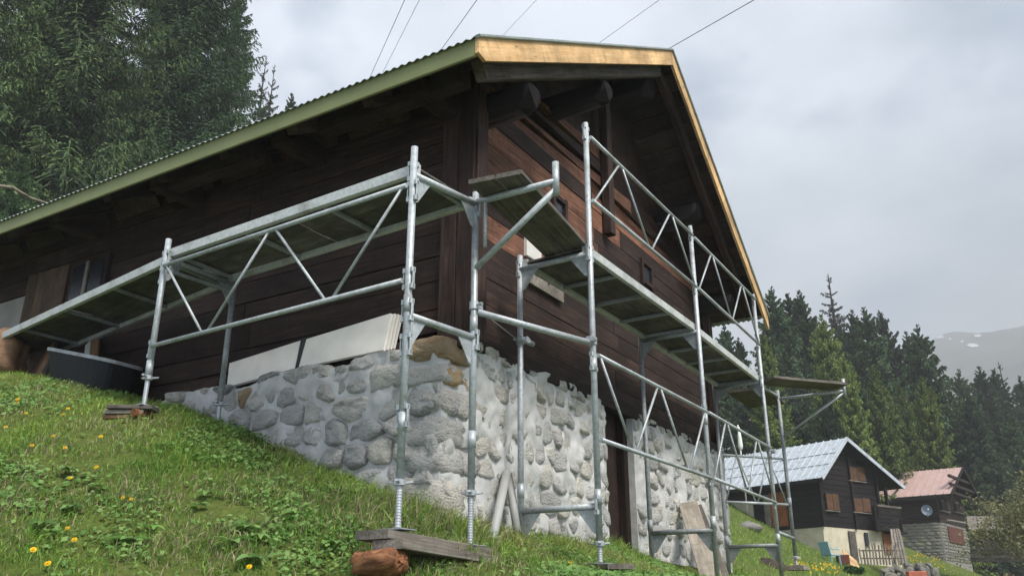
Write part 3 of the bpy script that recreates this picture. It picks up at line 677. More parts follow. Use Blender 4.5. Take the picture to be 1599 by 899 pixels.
def deck(root, a, ai, b, bi, h, ncross=4, inset=.05, mat=None, ext=(0, 0), seam=True):
    """platform: two channels, cross bars, plywood boards, seen mostly from below"""
    z = Vector((0, 0, h)); pa, pai, pb, pbi = [N(k, 0) for k in (a, ai, b, bi)]
    da = (pb-pa).normalized(); pa -= da*ext[0]; pai -= da*ext[0]; pb += da*ext[1]; pbi += da*ext[1]
    wa = (pai-pa).normalized(); wb = (pbi-pb).normalized()
    oa, ob = pa+wa*inset+z, pb+wb*inset+z; ia, ib = pai-wa*inset+z, pbi-wb*inset+z
    o = MB().bar(oa+Vector((0, 0, .035)), ob+Vector((0, 0, .035)), .042, .078, ch=.004).make('side_channel', M['alu'], root)
    MB().bar(ia+Vector((0, 0, .035)), ib+Vector((0, 0, .035)), .042, .078, ch=.004).make('inner_channel', M['alu'], o)
    for i in range(ncross+1):
        t = .02 + .96*i/ncross; MB().bar(oa.lerp(ob, t)+Vector((0, 0, .012)), ia.lerp(ib, t)+Vector((0, 0, .012)), .035, .03, ch=.004).make('cross_bar', M['galv_old'], o)
    for k in range(2):
        for i in range(2):
            f0, f1 = .035 + .465*k, .035 + .465*(k+1) - .006; s0, s1 = i/2+.002, (i+1)/2-.002
            c0 = oa.lerp(ia, (f0+f1)/2); c1 = ob.lerp(ib, (f0+f1)/2); wd = (ia-oa).length*(f1-f0)
            beam('deck_board', c0.lerp(c1, s0)+Vector((0, 0, .045)), c0.lerp(c1, s1)+Vector((0, 0, .045)), wd, .014, mat or M['wood_ply'], o)
    return o
def coupler(root, k, h, d):
    d = Vector(d).normalized(); c = N(k, h); mb = MB(); mb.tube(c-Vector((0, 0, .028)), c+Vector((0, 0, .028)), TR+.009, 12); mb.bar(c+d*.03, c+d*.075, .05, .05, ch=.012); s = d.cross(Vector((0, 0, 1)))
    mb.tube(c+s*.03-d*.01, c+s*.075-d*.01, .007, 8); mb.tube(c+s*.055-d*.01, c+s*.075-d*.01, .013, 6)
    mb.tube(c-s*.035+d*.03, c-s*.035+d*.07, .02, 8)
    return mb.make('coupler', M['zinc'], root)
lA = (N('A', 0)-N('B', 0)).normalized(); gE = (N('F', 0)-N('E', 0)).normalized(); lE = (N('D', 0)-N('E', 0)).normalized()
# eave scaffold
p = post(eave_sc, 'A', 1.66, 2.835, (1.70,)); lug(p, 'A', 2.66, (-lA, lA)); lug(p, 'A', 2.52, (lA,)); lug(p, 'A', 1.90, (lA,)); jack(eave_sc, 'A', 1.435, 1.665, 1.75)
p = post(eave_sc, 'Ai', 1.62, 2.72, mat=M['galv_old']); jack(eave_sc, 'Ai', 1.44, 1.60, 1.7, False)
p = post(eave_sc, 'B', .69, 2.865, (1.72, .98)); lug(p, 'B', 2.69, (lA, gE)); lug(p, 'B', 2.54, (lA, -lA)); lug(p, 'B', 1.93, (lA, -lA)); lug(p, 'B', 1.72, (-lA, lA)); lug(p, 'B', 1.50, (-lA, lA)); lug(p, 'B', 1.06, (lA, -lA)); jack(eave_sc, 'B', .405, .67, .74)
p = post(eave_sc, 'C', .70, 2.82, (1.78, .98)); lug(p, 'C', 2.69, (-lA,)); lug(p, 'C', 1.70, (-lA,)); jack(eave_sc, 'C', .355, .68, .74)
transom(eave_sc, 'A', 'Ai', 2.67, mat=M['galv_old'], r=.022); transom(eave_sc, 'B', 'C', 2.73, ha=2.66); transom(eave_sc, 'B', 'C', 1.72, ha=1.69)
beam('brace_tube', N('A', 2.57)+gE*.03, N('Ai', 2.60), .03, .03, M['galv_old'], eave_sc)
guard(eave_sc, 'A', 'B', 2.58, 1.915, 't', off=.028, hta=2.585, hba=1.91)
deck(eave_sc, 'A', 'Ai', 'B', 'C', 2.69, 3)
NODES['A2'] = (NODES['A'][0]+.03, NODES['A'][1]+.0); NODES['Ai2'] = NODES['Ai']
deck(eave_sc, 'Z', 'Zi', 'A2', 'Ai2', 2.665, 4, ext=(.6, -.02))
# bracket on the corner post, pointing out from the gable
kb = N('K', 0); 
br = MB().tube(N('C', 2.74), N('K', 2.72), TR, 14).make('bracket_arm', G, eave_sc, True)
tubeo('bracket_post', N('K', 2.62), N('K', 2.865), TR, G, br); tubeo('bracket_strut', N('C', 2.22), N('K', 2.66), .0225, G, br)
q = N('C', 0).lerp(N('K', 0), .13); tubeo('bracket_tie', q + Vector((0, 0, 2.37)), q + Vector((0, 0, 2.73)), .013, G, br)
# gable scaffold
p = post(gab_sc, 'E', .43, 3.90, (1.71, .71)); lug(p, 'E', 3.80, (gE, -gE)); lug(p, 'E', 2.69, (gE, -gE)); lug(p, 'E', 1.78, (gE, -gE)); lug(p, 'E', 1.20, (gE,)); lug(p, 'E', .70, (gE, -gE)); jack(gab_sc, 'E', .285, .425, .5)
p = post(gab_sc, 'D', .28, 2.82, (.80,)); lug(p, 'D', 2.69, (-gE,))
p = post(gab_sc, 'F', .10, 3.89, (1.72, .72)); lug(p, 'F', 3.79, (gE, -gE)); lug(p, 'F', 3.17, (gE, -gE)); lug(p, 'F', 1.84, (gE, -gE)); lug(p, 'F', 1.18, (gE, -gE))
p = post(gab_sc, 'Fi', .10, 2.78, (.72,), mat=M['galv_old'])
p = post(gab_sc, 'G', .10, 3.87, (1.72, .72)); lug(p, 'G', 3.79, (-gE,)); lug(p, 'G', 2.69, (-gE,)); lug(p, 'G', 1.84, (-gE,)); lug(p, 'G', 1.18, (-gE,))
p = post(gab_sc, 'Gi', .10, 2.78, (.72,), mat=M['galv_old'])
p = post(gab_sc, 'H', .58, 2.74, (1.22,), mat=M['galv_old']); jack(gab_sc, 'H', .485, .58, .66)
for a, b in (('E', 'D'), ('F', 'Fi'), ('G', 'Gi')): transom(gab_sc, a, b, 2.69, mat=M['galv_old'] if a != 'E' else G); transom(gab_sc, a, b, .69, mat=M['galv_old'] if a != 'E' else G)
guard(gab_sc, 'E', 'F', 3.77, 3.17, 'b', off=.028); guard(gab_sc, 'F', 'G', 3.79, 3.165, 'b', off=.028, hta=3.76, hba=3.175)
guard(gab_sc, 'E', 'F', 1.835, 1.178, 't', off=.028); guard(gab_sc, 'F', 'G', 1.84, 1.182, 'b', off=.028)
guard(gab_sc, 'Gi', 'H', 1.82, 1.235, 'b')
deck(gab_sc, 'E', 'D', 'F', 'Fi', 2.705, 4); deck(gab_sc, 'F', 'Fi', 'G', 'Gi', 2.70, 4)
MB().tube(N('C', 1.915)+gE*.02, N('E', 1.925)-gE*.02, TR, 14).make('tie_tube', G, gab_sc, True)
coupler(gab_sc, 'C', 1.95, gE); coupler(gab_sc, 'E', 1.945, -gE); coupler(gab_sc, 'G', 1.80, -lE)
MB().tube(N('D', 2.06)-Vector((GX, GY, 0))*.08-lE*.04, N('D', 2.06)+Vector((GX, GY, 0))*.14-lE*.04, TR, 12).make('tie_stub', M['galv_old'], gab_sc, True)
coupler(gab_sc, 'D', 2.06, -lE)
tubeo('tie_wire', N('C', 1.95), N('D', 2.06)-gE*.05, .004, M['galv_old'], gab_sc, 6); tubeo('tie_wire', N('C', 1.95), W(U0, V0-.2, 1.97), .004, M['galv_old'], gab_sc, 6)
tubeo('link_tube', N('G', 2.62), N('H', 2.66), .016, G, gab_sc); tubeo('link_tube', N('G', .84), N('H', .82), .02, G, gab_sc)
hb = N('H', 2.62); hk = hb - lE*.86
brk = MB().tube(hb, hk, .02, 12).make('bracket_arm', G, gab_sc, True); tubeo('bracket_strut', N('H', 2.10), hk-Vector((0, 0, .02)), .016, G, brk); tubeo('bracket_post', hk-Vector((0, 0, .06)), hk+Vector((0, 0, .16)), .022, G, brk)
# loose planks lying on the scaffold
def plank(p0, p1, w, t, mat, label, cat='plank', group=None, up=(0, 0, 1), name='plank', ch=.004):
    return tagged(beam(name, p0, p1, w, t, mat, None, up, ch), label, cat, group)
plank(W(4.47, 2.745, 2.775), W(6.15, 2.985, 2.785), .195, .035, M['wood_plank'], 'outer old grey plank laid from the corner bracket towards the gable deck')
plank(W(4.44, 2.95, 2.775), W(6.15, 3.19, 2.785), .195, .035, M['wood_plank'], 'inner old grey plank laid from the corner bracket towards the gable deck')
plank(N('G', 2.71)-lE*.05+gE*.05, hk+Vector((0, 0, .06))+lE*.05, .36, .035, M['wood_plank'], 'weathered plank on the far scaffold bracket, jutting out to the right')
plank(N('G', 2.64)+lE*.25+gE*.1, N('H', 2.64)+gE*.35+lE*.25, .5, .035, M['wood_plank'], 'dark plank on the far end of the gable scaffold')

# ------------------------------------------------------------------ props round the scaffold feet
def slab(p0, p1, w, t, mat, name='plank', parent=None, up=(0, 0, 1), ch=.006): return beam(name, p0, p1, w, t, mat, parent, up, ch)
dBC = (N('C', 0)-N('B', 0)).normalized(); sBC = Vector((dBC.y, -dBC.x, 0))
pB, pC = N('B', .375), N('C', .325)
plank(pB-dBC*.16-sBC*.05, pC+dBC*.14-sBC*.05, .24, .05, M['wood_grey'], 'upper grey plank carrying the two scaffold jacks above the split log')
plank(pB-dBC*.15+sBC*.06+Vector((0, 0, -.056)), pC+dBC*.05+sBC*.06+Vector((0, 0, -.056)), .22, .05, M['wood_grey'], 'lower dark-ended grey plank resting on the split orange log')
def split_log():
    c = on_ground(606, 897, 3); c = Vector((pB.x-.02, pB.y-.06, 0)) - dBC*.08; c.z = pB.z-.055-.025-.075
    mb = MB(); n = 22; r = random.Random(4); ax = Vector((.90, -.40, .12)).normalized(); s = ax.cross(Vector((0, 0, 1))).normalized(); t = s.cross(ax)
    rings = [(-.15, .25), (-.145, .75), (-.12, .95), (-.08, .92), (-.03, 1.04), (.02, .98), (.06, 1.05), (.10, .95), (.125, .80), (.13, .3)]
    for q, k in rings:
        for i in range(n):
            an = 2*math.pi*i/n; rr = .086*k*(1 + .20*math.sin(2*an+1+q*6) + .10*math.sin(5*an+q*20) + r.uniform(-.10, .10)); y = math.sin(an)*rr; y = min(y, .078+r.uniform(-.006, 0))
            mb.V.append(c + ax*(q + r.uniform(-.014, .014)) + s*math.cos(an)*rr*1.15 + t*y)
    for j in range(len(rings)-1):
        for i in range(n): mb.F.append((j*n+i, (j+1)*n+i, (j+1)*n+(i+1) % n, j*n+(i+1) % n))
    mb.F += [tuple(range(n)), tuple(range(len(rings)*n-1, (len(rings)-1)*n-1, -1))]
    o = mb.make('split_log', M['wood_block'], None, True, axes=Matrix((ax, -s, t))); tagged(o, 'split orange-brown log propping the planks under the scaffold jacks', 'log')
split_log()
# wood pieces under the left outer jack
cA = N('A', 0)
for k, (dz, ln, w, off, m, lab) in enumerate([(1.42, .34, .17, 0, 'wood_plank', 'top dark board of the small stack under the left scaffold jack'), (1.385, .30, .15, -.05, 'wood_grey', 'grey middle board of the small stack under the left scaffold jack'), (1.35, .30, .14, -.06, 'wood_tan', 'tan bottom board of the small stack under the left scaffold jack')]):
    a = -.10 + .12*k; d = Vector((math.cos(a), -math.sin(a)*.6, 0)).normalized(); plank(cA - d*(ln*.72) + Vector((off, 0, dz)), cA + d*(ln*.28) + Vector((off, 0, dz)), w, .03, M[m], lab, 'board', name='board')
o = MB().tube(cA + Vector((-.03, -.10, 1.372)), cA + Vector((.045, .02, 1.372)), .034, 12).make('wood_block', M['wood_block'], None, True); tagged(o, 'round red-brown log end in the stack under the left scaffold jack', 'log')
slab(P3(0, 0, 0), P3(0, 0, .01), .01, .01, M['wood_grey']) if False else None
pE = N('E', .262); plank(pE - gE*.12 - lE*.22, pE + gE*.16 + lE*.1, .20, .036, M['wood_grey'], 'grey plank under the middle scaffold jack beside the doorway')
pH = N('H', .455); plank(pH - gE*.14, pH + gE*.14, .24, .05, M['wood_grey'], 'pale board under the farthest scaffold jack')
# grey leaning pipes and planks against the base
def lean(px0, py0, px1, py1, w, t, mat, lab, vtop=VS-.05, vbot=VS-.45, cat='plank', up=None, name='plank'):
    a, b = on_v(px0, py0, vbot), on_v(px1, py1, vtop); return plank(a, b, w, t, mat, lab, cat, None, up or -lN, name)
def pipe_thing(a, b, r, mat, lab):
    o = MB().tube(a, b, r, 12).make('pipe', mat, None, True); return tagged(o, lab, 'pipe')
pipe_thing(on_v(768, 845, VS-.30), on_v(791, 738, VS-.06), .035, M['pvc'], 'left grey pipe leaning against the rubble wall beside the inner post')
pipe_thing(on_v(808, 832, VS-.22), on_v(794, 740, VS-.05), .032, M['pvc'], 'right grey pipe of the leaning pair beside the inner post')
lean(1118, 925, 1074, 785, .215, .03, M['wood_pale'], 'wide pale plank leaning on the rubble wall right of the door', vbot=VS-.75, vtop=VS-.12, up=Vector((-.15, -1, .1)))
lean(1130, 905, 1086, 790, .15, .03, M['wood_grey'], 'narrow plank behind the wide one leaning right of the door', vbot=VS-.5, vtop=VS-.06, up=Vector((-.15, -1, .1)))
o = MB().tube(on_v(938, 868, VS-.55), on_v(930, 575, VS-.55), .006, 6).make('rope', M['rope']); tagged(o, 'thin blue rope hanging down beside the middle scaffold post', 'rope')

# white panels on the ledge
def panel(px0, py0, px1, py1, px2, py2, px3, py3, u, lab, t=.028):      # corners: bottom left, bottom right, top right, top left
    q = [on_u(px0, py0, u-.03), on_u(px1, py1, u-.03), on_u(px2, py2, u+.04), on_u(px3, py3, u+.04)]
    o = MB().plate(q, t).make('white_panel', M['white']); tagged(o, lab, 'panel', 'white panels on the stone ledge'); return o
panel(356, 605, 462, 576, 473, 532, 360, 568, US+.075, 'left white panel resting on the stone ledge against the dark wall')
panel(466, 575, 600, 547, 612, 490, 478, 531, US+.060, 'right white panel resting on the stone ledge, front of its stack')
for k, (lab) in enumerate(['second white panel of the stack right on the ledge', 'third white panel of the stack right on the ledge', 'rearmost white panel of the stack right on the ledge']):
    d = 4+5*k; panel(468+d, 574-k, 602+d, 546-k, 614+d, 490+k, 480+d, 530, US+.060+.033*(k+1), lab, .02)
o = MB().plate([on_u(464, 577, US+.03), on_u(468, 576, US+.03), on_u(479, 529, US+.09), on_u(473, 531, US+.09)], .05).make('gap_shade_strip', M['gap_shade']); tagged(o, 'dark strip painted as the shaded gap between the two white panels on the ledge', 'strip')  # dark plate added for the shade in the gap between the panels

# black tub, boards and burl on the uphill side
def tub():
    c = on_u(140, 600, 4.82); rx, ry, hh = .54, .24, .33; z0 = c.z-.06
    root = thing('tub', 'black plastic tub with a pale worn rim below the left deck', 'tub', loc=(c.x, c.y, z0)); n = 28; ax, ay = Vector((LX, LY, 0)), Vector((GX, GY, 0))
    def ring(k, z): 
        out = []
        for i in range(n):
            an = 2*math.pi*i/n; x = math.copysign(abs(math.cos(an))**.45, math.cos(an)); y = math.copysign(abs(math.sin(an))**.45, math.sin(an)); out.append(c*1 - Vector((0, 0, c.z)) + ax*x*rx*k + ay*y*ry*k + Vector((0, 0, z + x*rx*k*.26)))
        return out
    mb = MB(); prof = [(.84, z0), (1.0, z0+hh), (.97, z0+hh), (.82, z0+.03)]
    for k, z in prof: mb.V += ring(k, z)
    for j in range(3):
        for i in range(n): mb.F.append((j*n+i, j*n+(i+1) % n, (j+1)*n+(i+1) % n, (j+1)*n+i))
    mb.F += [tuple(range(n-1, -1, -1)), tuple(range(3*n, 4*n))]; mb.make('tub_body', M['plastic_black'], root, False)
    mb = MB(); prof = [(.985, z0+hh-.03), (1.03, z0+hh-.03), (1.03, z0+hh+.004), (.965, z0+hh+.004), (.965, z0+hh-.01)]
    for k, z in prof: mb.V += ring(k, z)
    for j in range(4):
        for i in range(n): mb.F.append((j*n+i, j*n+(i+1) % n, (j+1)*n+(i+1) % n, (j+1)*n+i))
    mb.make('tub_rim', M['rim'], root, False)
tub()
def lump(name, c, r, mat, lab, cat, seed, sub_=3, amp=.22):
    bm = bmesh.new(); bmesh.ops.create_icosphere(bm, subdivisions=sub_, radius=1); ph = np.random.default_rng(seed).uniform(0, 6, 12)
    for v in bm.verts:
        p = v.co; k = 1 + amp*(math.sin(3*p.x+ph[0])*math.sin(3.4*p.y+ph[1]) + .6*math.sin(6*p.z+ph[2]+2*p.x) + .35*math.sin(11*p.y+ph[3])*math.sin(12*p.x+ph[4])); v.co = Vector((p.x*r[0]*k, p.y*r[1]*k, p.z*r[2]*k))
    m = bpy.data.meshes.new(name); bm.to_mesh(m); bm.free(); m.materials.append(mat); m.polygons.foreach_set('use_smooth', [True]*len(m.polygons))
    o = link(name, m, None, Matrix.Translation(Vector(c))); return tagged(o, lab, cat) if lab else o
c = on_u(6, 560, 4.75); lump('wood_burl', c, (.24, .2, .27), M['wood_tan'], 'knotty brown wood burl at the far left beneath the deck', 'stump', 5)
a = on_u(52, 604, 4.8); b = on_u(72, 552, 5.1); plank(a, b, .42, .03, M['wood_tan'], 'tan board leaning beside the black tub', up=-gN)
c = on_u(90, 590, 4.86); lump('dark_log', c, (.15, .14, .28), M['wood_dark'], 'dark charred log standing between tan board and black tub', 'log', 9)
a = on_u(147, 570, 5.15); b = on_u(150, 530, 5.2); plank(a, b, .10, .03, M['wood_tan'], 'short tan upright board behind the black tub', up=-gN)
a = on_u(135, 572, 5.12); b = on_u(138, 536, 5.2); plank(a, b, .09, .02, M['white'], 'small pale board behind the black tub', up=-gN)

# pale bare branches beyond the roof edge
for (pts, lab) in (([(-20, 288), (20, 293), (45, 308), (75, 318), (98, 330)], 'upper pale bare branch showing above the roof at far left'), ([(-20, 344), (12, 349), (36, 360), (52, 366)], 'lower pale bare branch showing above the roof at far left')):
    mb = MB(); q = [at(x, y, 14+.4*i) for i, (x, y) in enumerate(pts)]
    for i in range(len(q)-1): mb.tube(q[i], q[i+1], .035-.005*i, 7, .030-.005*i)
    o = mb.make('bare_branch', M['bark_pale'], None, True); tagged(o, lab, 'branch')

# ------------------------------------------------------------------ overhead cables: parallel, climbing the slope behind
cdir = ray(444, 419).normalized()
for (px, py, dist, r, lab) in [(632, 0, 24, .009, 'leftmost overhead cable in the sky above the green fascia'), (655, 0, 25, .007, 'second overhead cable from the left, faint, above the green fascia'), (745, 0, 24, .010, 'overhead cable meeting the roof edge left of the eave corner'),
                              (838, 0, 26, .005, 'faintest overhead cable above the near verge board'), (1030, 0, 26, .007, 'overhead cable crossing the sky just left of the ridge end'), (1178, 0, 25, .011, 'rightmost overhead cable, meeting the ridge end')]:
    p = ray(px, py).normalized()*dist; o = MB().tube(p-cdir*60, p+cdir*420, r, 6).make('overhead_cable', M['cable']); tagged(o, lab, 'cable', 'overhead cables')

# ------------------------------------------------------------------ conifers
def conifer(seed, Ht, R, nb, nt, K, ql, qw, dark, light, c0=.06, tip=.35, sparse=0.0, power=.85):
    r = np.random.default_rng(seed)
    t = np.sort(r.uniform(0, 1, nb)**.92); z = Ht*(c0 + (.985-c0)*t); ln = R*np.clip(1-t, 0.012, 1)**power*r.uniform(.55, 1.15, nb) + .06
    ln *= 1 - sparse*r.uniform(0, 1, nb)
    az = np.arange(nb)*2.39996 + r.normal(0, .35, nb)
    pit = .10 + .55*t - .32*(1-t) + r.normal(0, .07, nb)       # low boughs hang, top ones rise
    s = (np.arange(nt)+.5)/nt; S = np.clip(s[None, :] + r.normal(0, .3/nt, (nb, nt)), .04, 1)
    rad = ln[:, None]*S; hz = z[:, None] + ln[:, None]*(pit[:, None]*S - .42*S**1.3*(1-t[:, None]) + .26*S**2.6)
    cx, sx = np.cos(az)[:, None], np.sin(az)[:, None]
    base = np.stack([rad*cx, rad*sx, hz], -1)                   # (nb,nt,3)
    out = []; cols = []
    d0 = np.stack([cx*np.ones_like(S), sx*np.ones_like(S), np.zeros_like(S)], -1); sd = np.stack([-sx*np.ones_like(S), cx*np.ones_like(S), np.zeros_like(S)], -1)
    for side in (-1, 1, 0):
        tl = (.40*ln[:, None]*(1-S)**.6*(.55+.45*S) + .16*np.minimum(1, ln[:, None]/1.2))*r.uniform(.6, 1.2, S.shape)
        if side == 0: tl = tl*.75
        dd = d0*(.62 if side else .4) + sd*side*.85 + r.normal(0, .16, d0.shape); dd[..., 2] += -.18 if side else -.75; dd /= np.linalg.norm(dd, axis=-1, keepdims=True)
        p = base.copy()
        for k in range(K):
            dk = dd.copy(); dk[..., 2] -= .96*k/K + r.uniform(0, .3, S.shape); dk += r.normal(0, .13, dk.shape); dk /= np.linalg.norm(dk, axis=-1, keepdims=True)
            L = (tl/K)[..., None]*1.25; q = p + dk*np.maximum(L, ql*.6*np.minimum(1, ln[:, None, None]/1.0))
            w = np.cross(dk, r.normal(0, 1, dk.shape)); w /= np.linalg.norm(w, axis=-1, keepdims=True)+1e-6; w *= (qw*r.uniform(.6, 1.4, S.shape)*np.minimum(1, .35+ln[:, None]/1.6))[..., None]
            out.append(np.stack([p-w*.5, p+w*.5, q+w*.28, q-w*.28], -2).reshape(-1, 4, 3))
            f = np.clip(-.08 + .85*S + .30*k/K + r.normal(0, .20, S.shape), 0, 1)**1.5*tip*2.2  # young tips lighter; shade inside the crown is painted in as near-black green
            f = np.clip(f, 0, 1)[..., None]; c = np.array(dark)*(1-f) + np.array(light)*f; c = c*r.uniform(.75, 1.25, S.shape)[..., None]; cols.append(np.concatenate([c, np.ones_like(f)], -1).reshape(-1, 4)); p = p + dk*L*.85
    V = np.concatenate(out); C = np.concatenate(cols); return V.reshape(-1, 3), len(V), C
def trunk_vf(Ht, r0, seed, n=9, limbs=10, R=1.0):
    mb = MB(); r = random.Random(seed); prev = None
    for j in range(9):
        zz = Ht*j/8*.99 - .6*(j == 0); rr = r0*(1-j/8)**.8 + .015; k = len(mb.V); ox, oy = r.gauss(0, .02)*Ht*.05, r.gauss(0, .02)*Ht*.05
        mb.V += [Vector((ox + rr*math.cos(2*math.pi*i/n), oy + rr*math.sin(2*math.pi*i/n), zz)) for i in range(n)]
        if j: mb.F += [(k-n+i, k-n+(i+1) % n, k+(i+1) % n, k+i) for i in range(n)]
    for i in range(limbs):
        t = r.uniform(.1, .85); a = r.uniform(0, 6.28); L = R*(1-t)*.9; mb.tube(Vector((0, 0, Ht*t)), Vector((L*math.cos(a), L*math.sin(a), Ht*t + L*r.uniform(-.35, .15))), .05*(1-t)+.012, 5, .006)
    return mb.V, mb.F
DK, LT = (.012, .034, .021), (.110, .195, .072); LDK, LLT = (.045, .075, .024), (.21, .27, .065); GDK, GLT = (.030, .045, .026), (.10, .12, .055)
KIND = {}
def kind(name, seed, nb, nt, K, ql, qw, dark, light, RR=.17, H=20, **kw):
    V, n, C = conifer(seed, H, H*RR, nb, nt, K, ql, qw, dark, light, **kw)
    t = trunk_vf(H, H*.013, seed, limbs=14, R=H*RR)
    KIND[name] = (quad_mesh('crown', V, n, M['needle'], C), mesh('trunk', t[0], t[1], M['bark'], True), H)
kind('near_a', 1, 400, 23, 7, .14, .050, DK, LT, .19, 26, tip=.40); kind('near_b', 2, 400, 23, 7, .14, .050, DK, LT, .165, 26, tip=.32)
kind('near_l', 3, 300, 24, 7, .14, .044, (.020, .042, .025), (.135, .205, .070), .22, 24, tip=.42, power=.7, sparse=.4)
kind('spruce_a', 11, 300, 17, 3, .3, .13, DK, LT, .205, tip=.34, power=.78); kind('spruce_b', 12, 300, 17, 3, .3, .13, DK, (.075, .125, .045), .175, tip=.34, power=.78); kind('spruce_c', 13, 280, 17, 3, .3, .13, (.016, .032, .020), (.07, .11, .05), .225, tip=.3, power=.75)
kind('larch_a', 14, 280, 16, 3, .3, .11, LDK, LLT, .21, tip=.50, power=.75); kind('larch_b', 15, 280, 16, 3, .3, .11, LDK, (.15, .20, .05), .20, tip=.5, power=.8)
kind('sparse', 16, 70, 10, 3, .25, .09, (.03, .035, .025), (.06, .07, .04), .13, tip=.3, sparse=.6, c0=.3)
def tree(px, ty, Y, kd, lab, wide=1.0, group=None, name='spruce_tree', H=None):
    top = at(px, ty, Y); g = gz(top.x, top.y); Hh = H or max(3, top.z-g); crown, trunk, H0 = KIND[kd]; s = Hh/H0
    root = thing(name, lab, 'tree', group, (top.x, top.y, g-.2)); root.rotation_euler = (0, 0, random.uniform(0, 6.28)); root.scale = (s*wide, s*wide, s)
    for nm, me in (('trunk', trunk), ('crown', crown)):
        c = bpy.data.objects.new(nm, me); COL.objects.link(c); c.parent = root
    return root
GL = 'tall conifers behind the chalet on the left'; GR = 'conifers on the slope behind the far houses'
# left wood behind the house
for (px, ty, Y, kd, w, lab, nm) in [(40, -330, 27, 'near_l', 1.15, 'pale green larch at the far left with long drooping boughs', 'larch_tree'), (-120, -300, 24, 'near_a', 1, 'dark spruce cut by the left edge of the view', 'spruce_tree'), (150, -260, 33, 'near_a', 1.15, 'tall dark spruce behind the pale larch on the left', 'spruce_tree'),
        (225, -330, 30, 'near_l', 1.1, 'larch with drooping yellow-green boughs in the middle of the left wood', 'larch_tree'), (340, -200, 37, 'near_b', 1.35, 'dark spruce at the right edge of the left wood', 'spruce_tree'), (275, -60, 44, 'near_a', 1.2, 'dark spruce standing back between larch and right edge of the left wood', 'spruce_tree'),
        (100, -100, 42, 'near_b', 1.2, 'spruce standing back behind the far left larch', 'spruce_tree'), (378, -40, 46, 'near_b', 1.15, 'spruce just above the roof edge at the right of the left wood', 'spruce_tree'), (5, -120, 38, 'near_b', 1.3, 'spruce behind the larch at the far left', 'spruce_tree'),
        (195, 60, 40, 'near_a', 1.4, 'bushy spruce in the gap between the two larches', 'spruce_tree'), (350, 130, 40, 'near_b', 1.5, 'low bushy spruce close above the corrugated roof edge', 'spruce_tree'), (130, 170, 30, 'near_l', 1.5, 'low larch close above the corrugated roof on the left', 'larch_tree'), (40, 230, 26, 'near_a', 1.5, 'young spruce close above the roof at the far left', 'spruce_tree'), (250, 180, 34, 'near_a', 1.5, 'young dark spruce above the middle of the roof edge', 'spruce_tree')]:
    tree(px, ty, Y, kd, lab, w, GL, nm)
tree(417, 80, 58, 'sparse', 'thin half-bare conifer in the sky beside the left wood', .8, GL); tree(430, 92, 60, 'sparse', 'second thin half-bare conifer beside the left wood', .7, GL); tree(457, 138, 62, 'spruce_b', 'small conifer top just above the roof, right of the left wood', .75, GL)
# right wood
RIGHT = [(1203, 441, 70, 'spruce_a', 1.1, 'dark spruce just right of the far verge board tip'), (1228, 452, 74, 'spruce_c', 1.0, 'second dark spruce right of the far verge board'), (1246, 446, 72, 'spruce_b', 1.1, 'third dark spruce right of the far verge board, taller'), (1292, 421, 88, 'sparse', 1.3, 'bare spindly conifer rising above the others'),
    (1281, 484, 60, 'larch_a', 1.0, 'bright green larch in front of the bare conifer'), (1347, 472, 74, 'spruce_a', 1.1, 'dark spruce in the centre of the right wood'), (1329, 476, 78, 'spruce_b', 1.0, 'dark spruce left behind the central one'), (1373, 480, 80, 'spruce_c', .9, 'open layered spruce right of the central one'),
    (1430, 500, 76, 'spruce_a', 1.05, 'large dark spruce standing right against the mountain'), (1413, 510, 82, 'spruce_b', .9, 'spruce close behind the large one on the right'), (1190, 507, 52, 'larch_b', .9, 'larch seen through the scaffold beside the gable'), (1363, 562, 58, 'larch_b', .9, 'small larch below the layered spruce'),
    (1437, 580, 62, 'larch_a', .9, 'small larch in front of the large right spruce'), (1316, 548, 56, 'larch_a', .85, 'small larch right of the bright green one'), (1495, 570, 88, 'spruce_a', 1.0, 'spruce below the snow patches, left of three'), (1527, 565, 92, 'spruce_b', 1.1, 'spruce below the snow patches, middle of three'), (1550, 571, 92, 'spruce_c', 1.0, 'spruce below the snow patches, right of three'),
    (1558, 558, 100, 'sparse', 1.1, 'thin sparse conifer near the right edge'), (1590, 580, 96, 'spruce_b', 1.1, 'spruce cut by the right edge of the view'), (1152, 520, 64, 'spruce_b', 1.1, 'dark spruce seen between the gable scaffold posts'), (1130, 500, 70, 'spruce_a', 1.1, 'dark spruce half hidden behind the gable corner'), (1265, 495, 80, 'spruce_c', 1.2, 'dark spruce behind the bright larch'),
    (1310, 500, 84, 'spruce_a', 1.2, 'dark spruce below the bare conifer'), (1390, 530, 86, 'spruce_c', 1.2, 'dark spruce filling the gap left of the large one'), (1460, 585, 84, 'spruce_b', 1.2, 'shorter dark spruce right of the large one'), (1225, 540, 58, 'spruce_c', 1.0, 'dark spruce behind the far scaffold bracket'), (1400, 590, 66, 'larch_b', 1.0, 'larch behind the ridge of the metal roofed house'),
    (1345, 590, 64, 'spruce_a', 1.0, 'dark spruce behind the metal roofed house'), (1510, 612, 74, 'spruce_c', 1.2, 'dark spruce behind the pink roofed house'), (1480, 600, 78, 'spruce_a', 1.1, 'dark spruce left behind the pink roofed house'), (1545, 620, 80, 'spruce_b', 1.2, 'dark spruce right behind the pink roofed house'), (1285, 600, 56, 'spruce_c', .9, 'low spruce above the metal roof'), (1180, 590, 54, 'spruce_b', 1.0, 'low spruce behind the folded parasol'), (1575, 640, 78, 'spruce_a', 1.2, 'low spruce beside the right edge of the view')]
for (px, ty, Y, kd, w, lab) in RIGHT: tree(px, ty, Y, kd, lab, w, GR, 'larch_tree' if 'larch' in kd else 'spruce_tree')

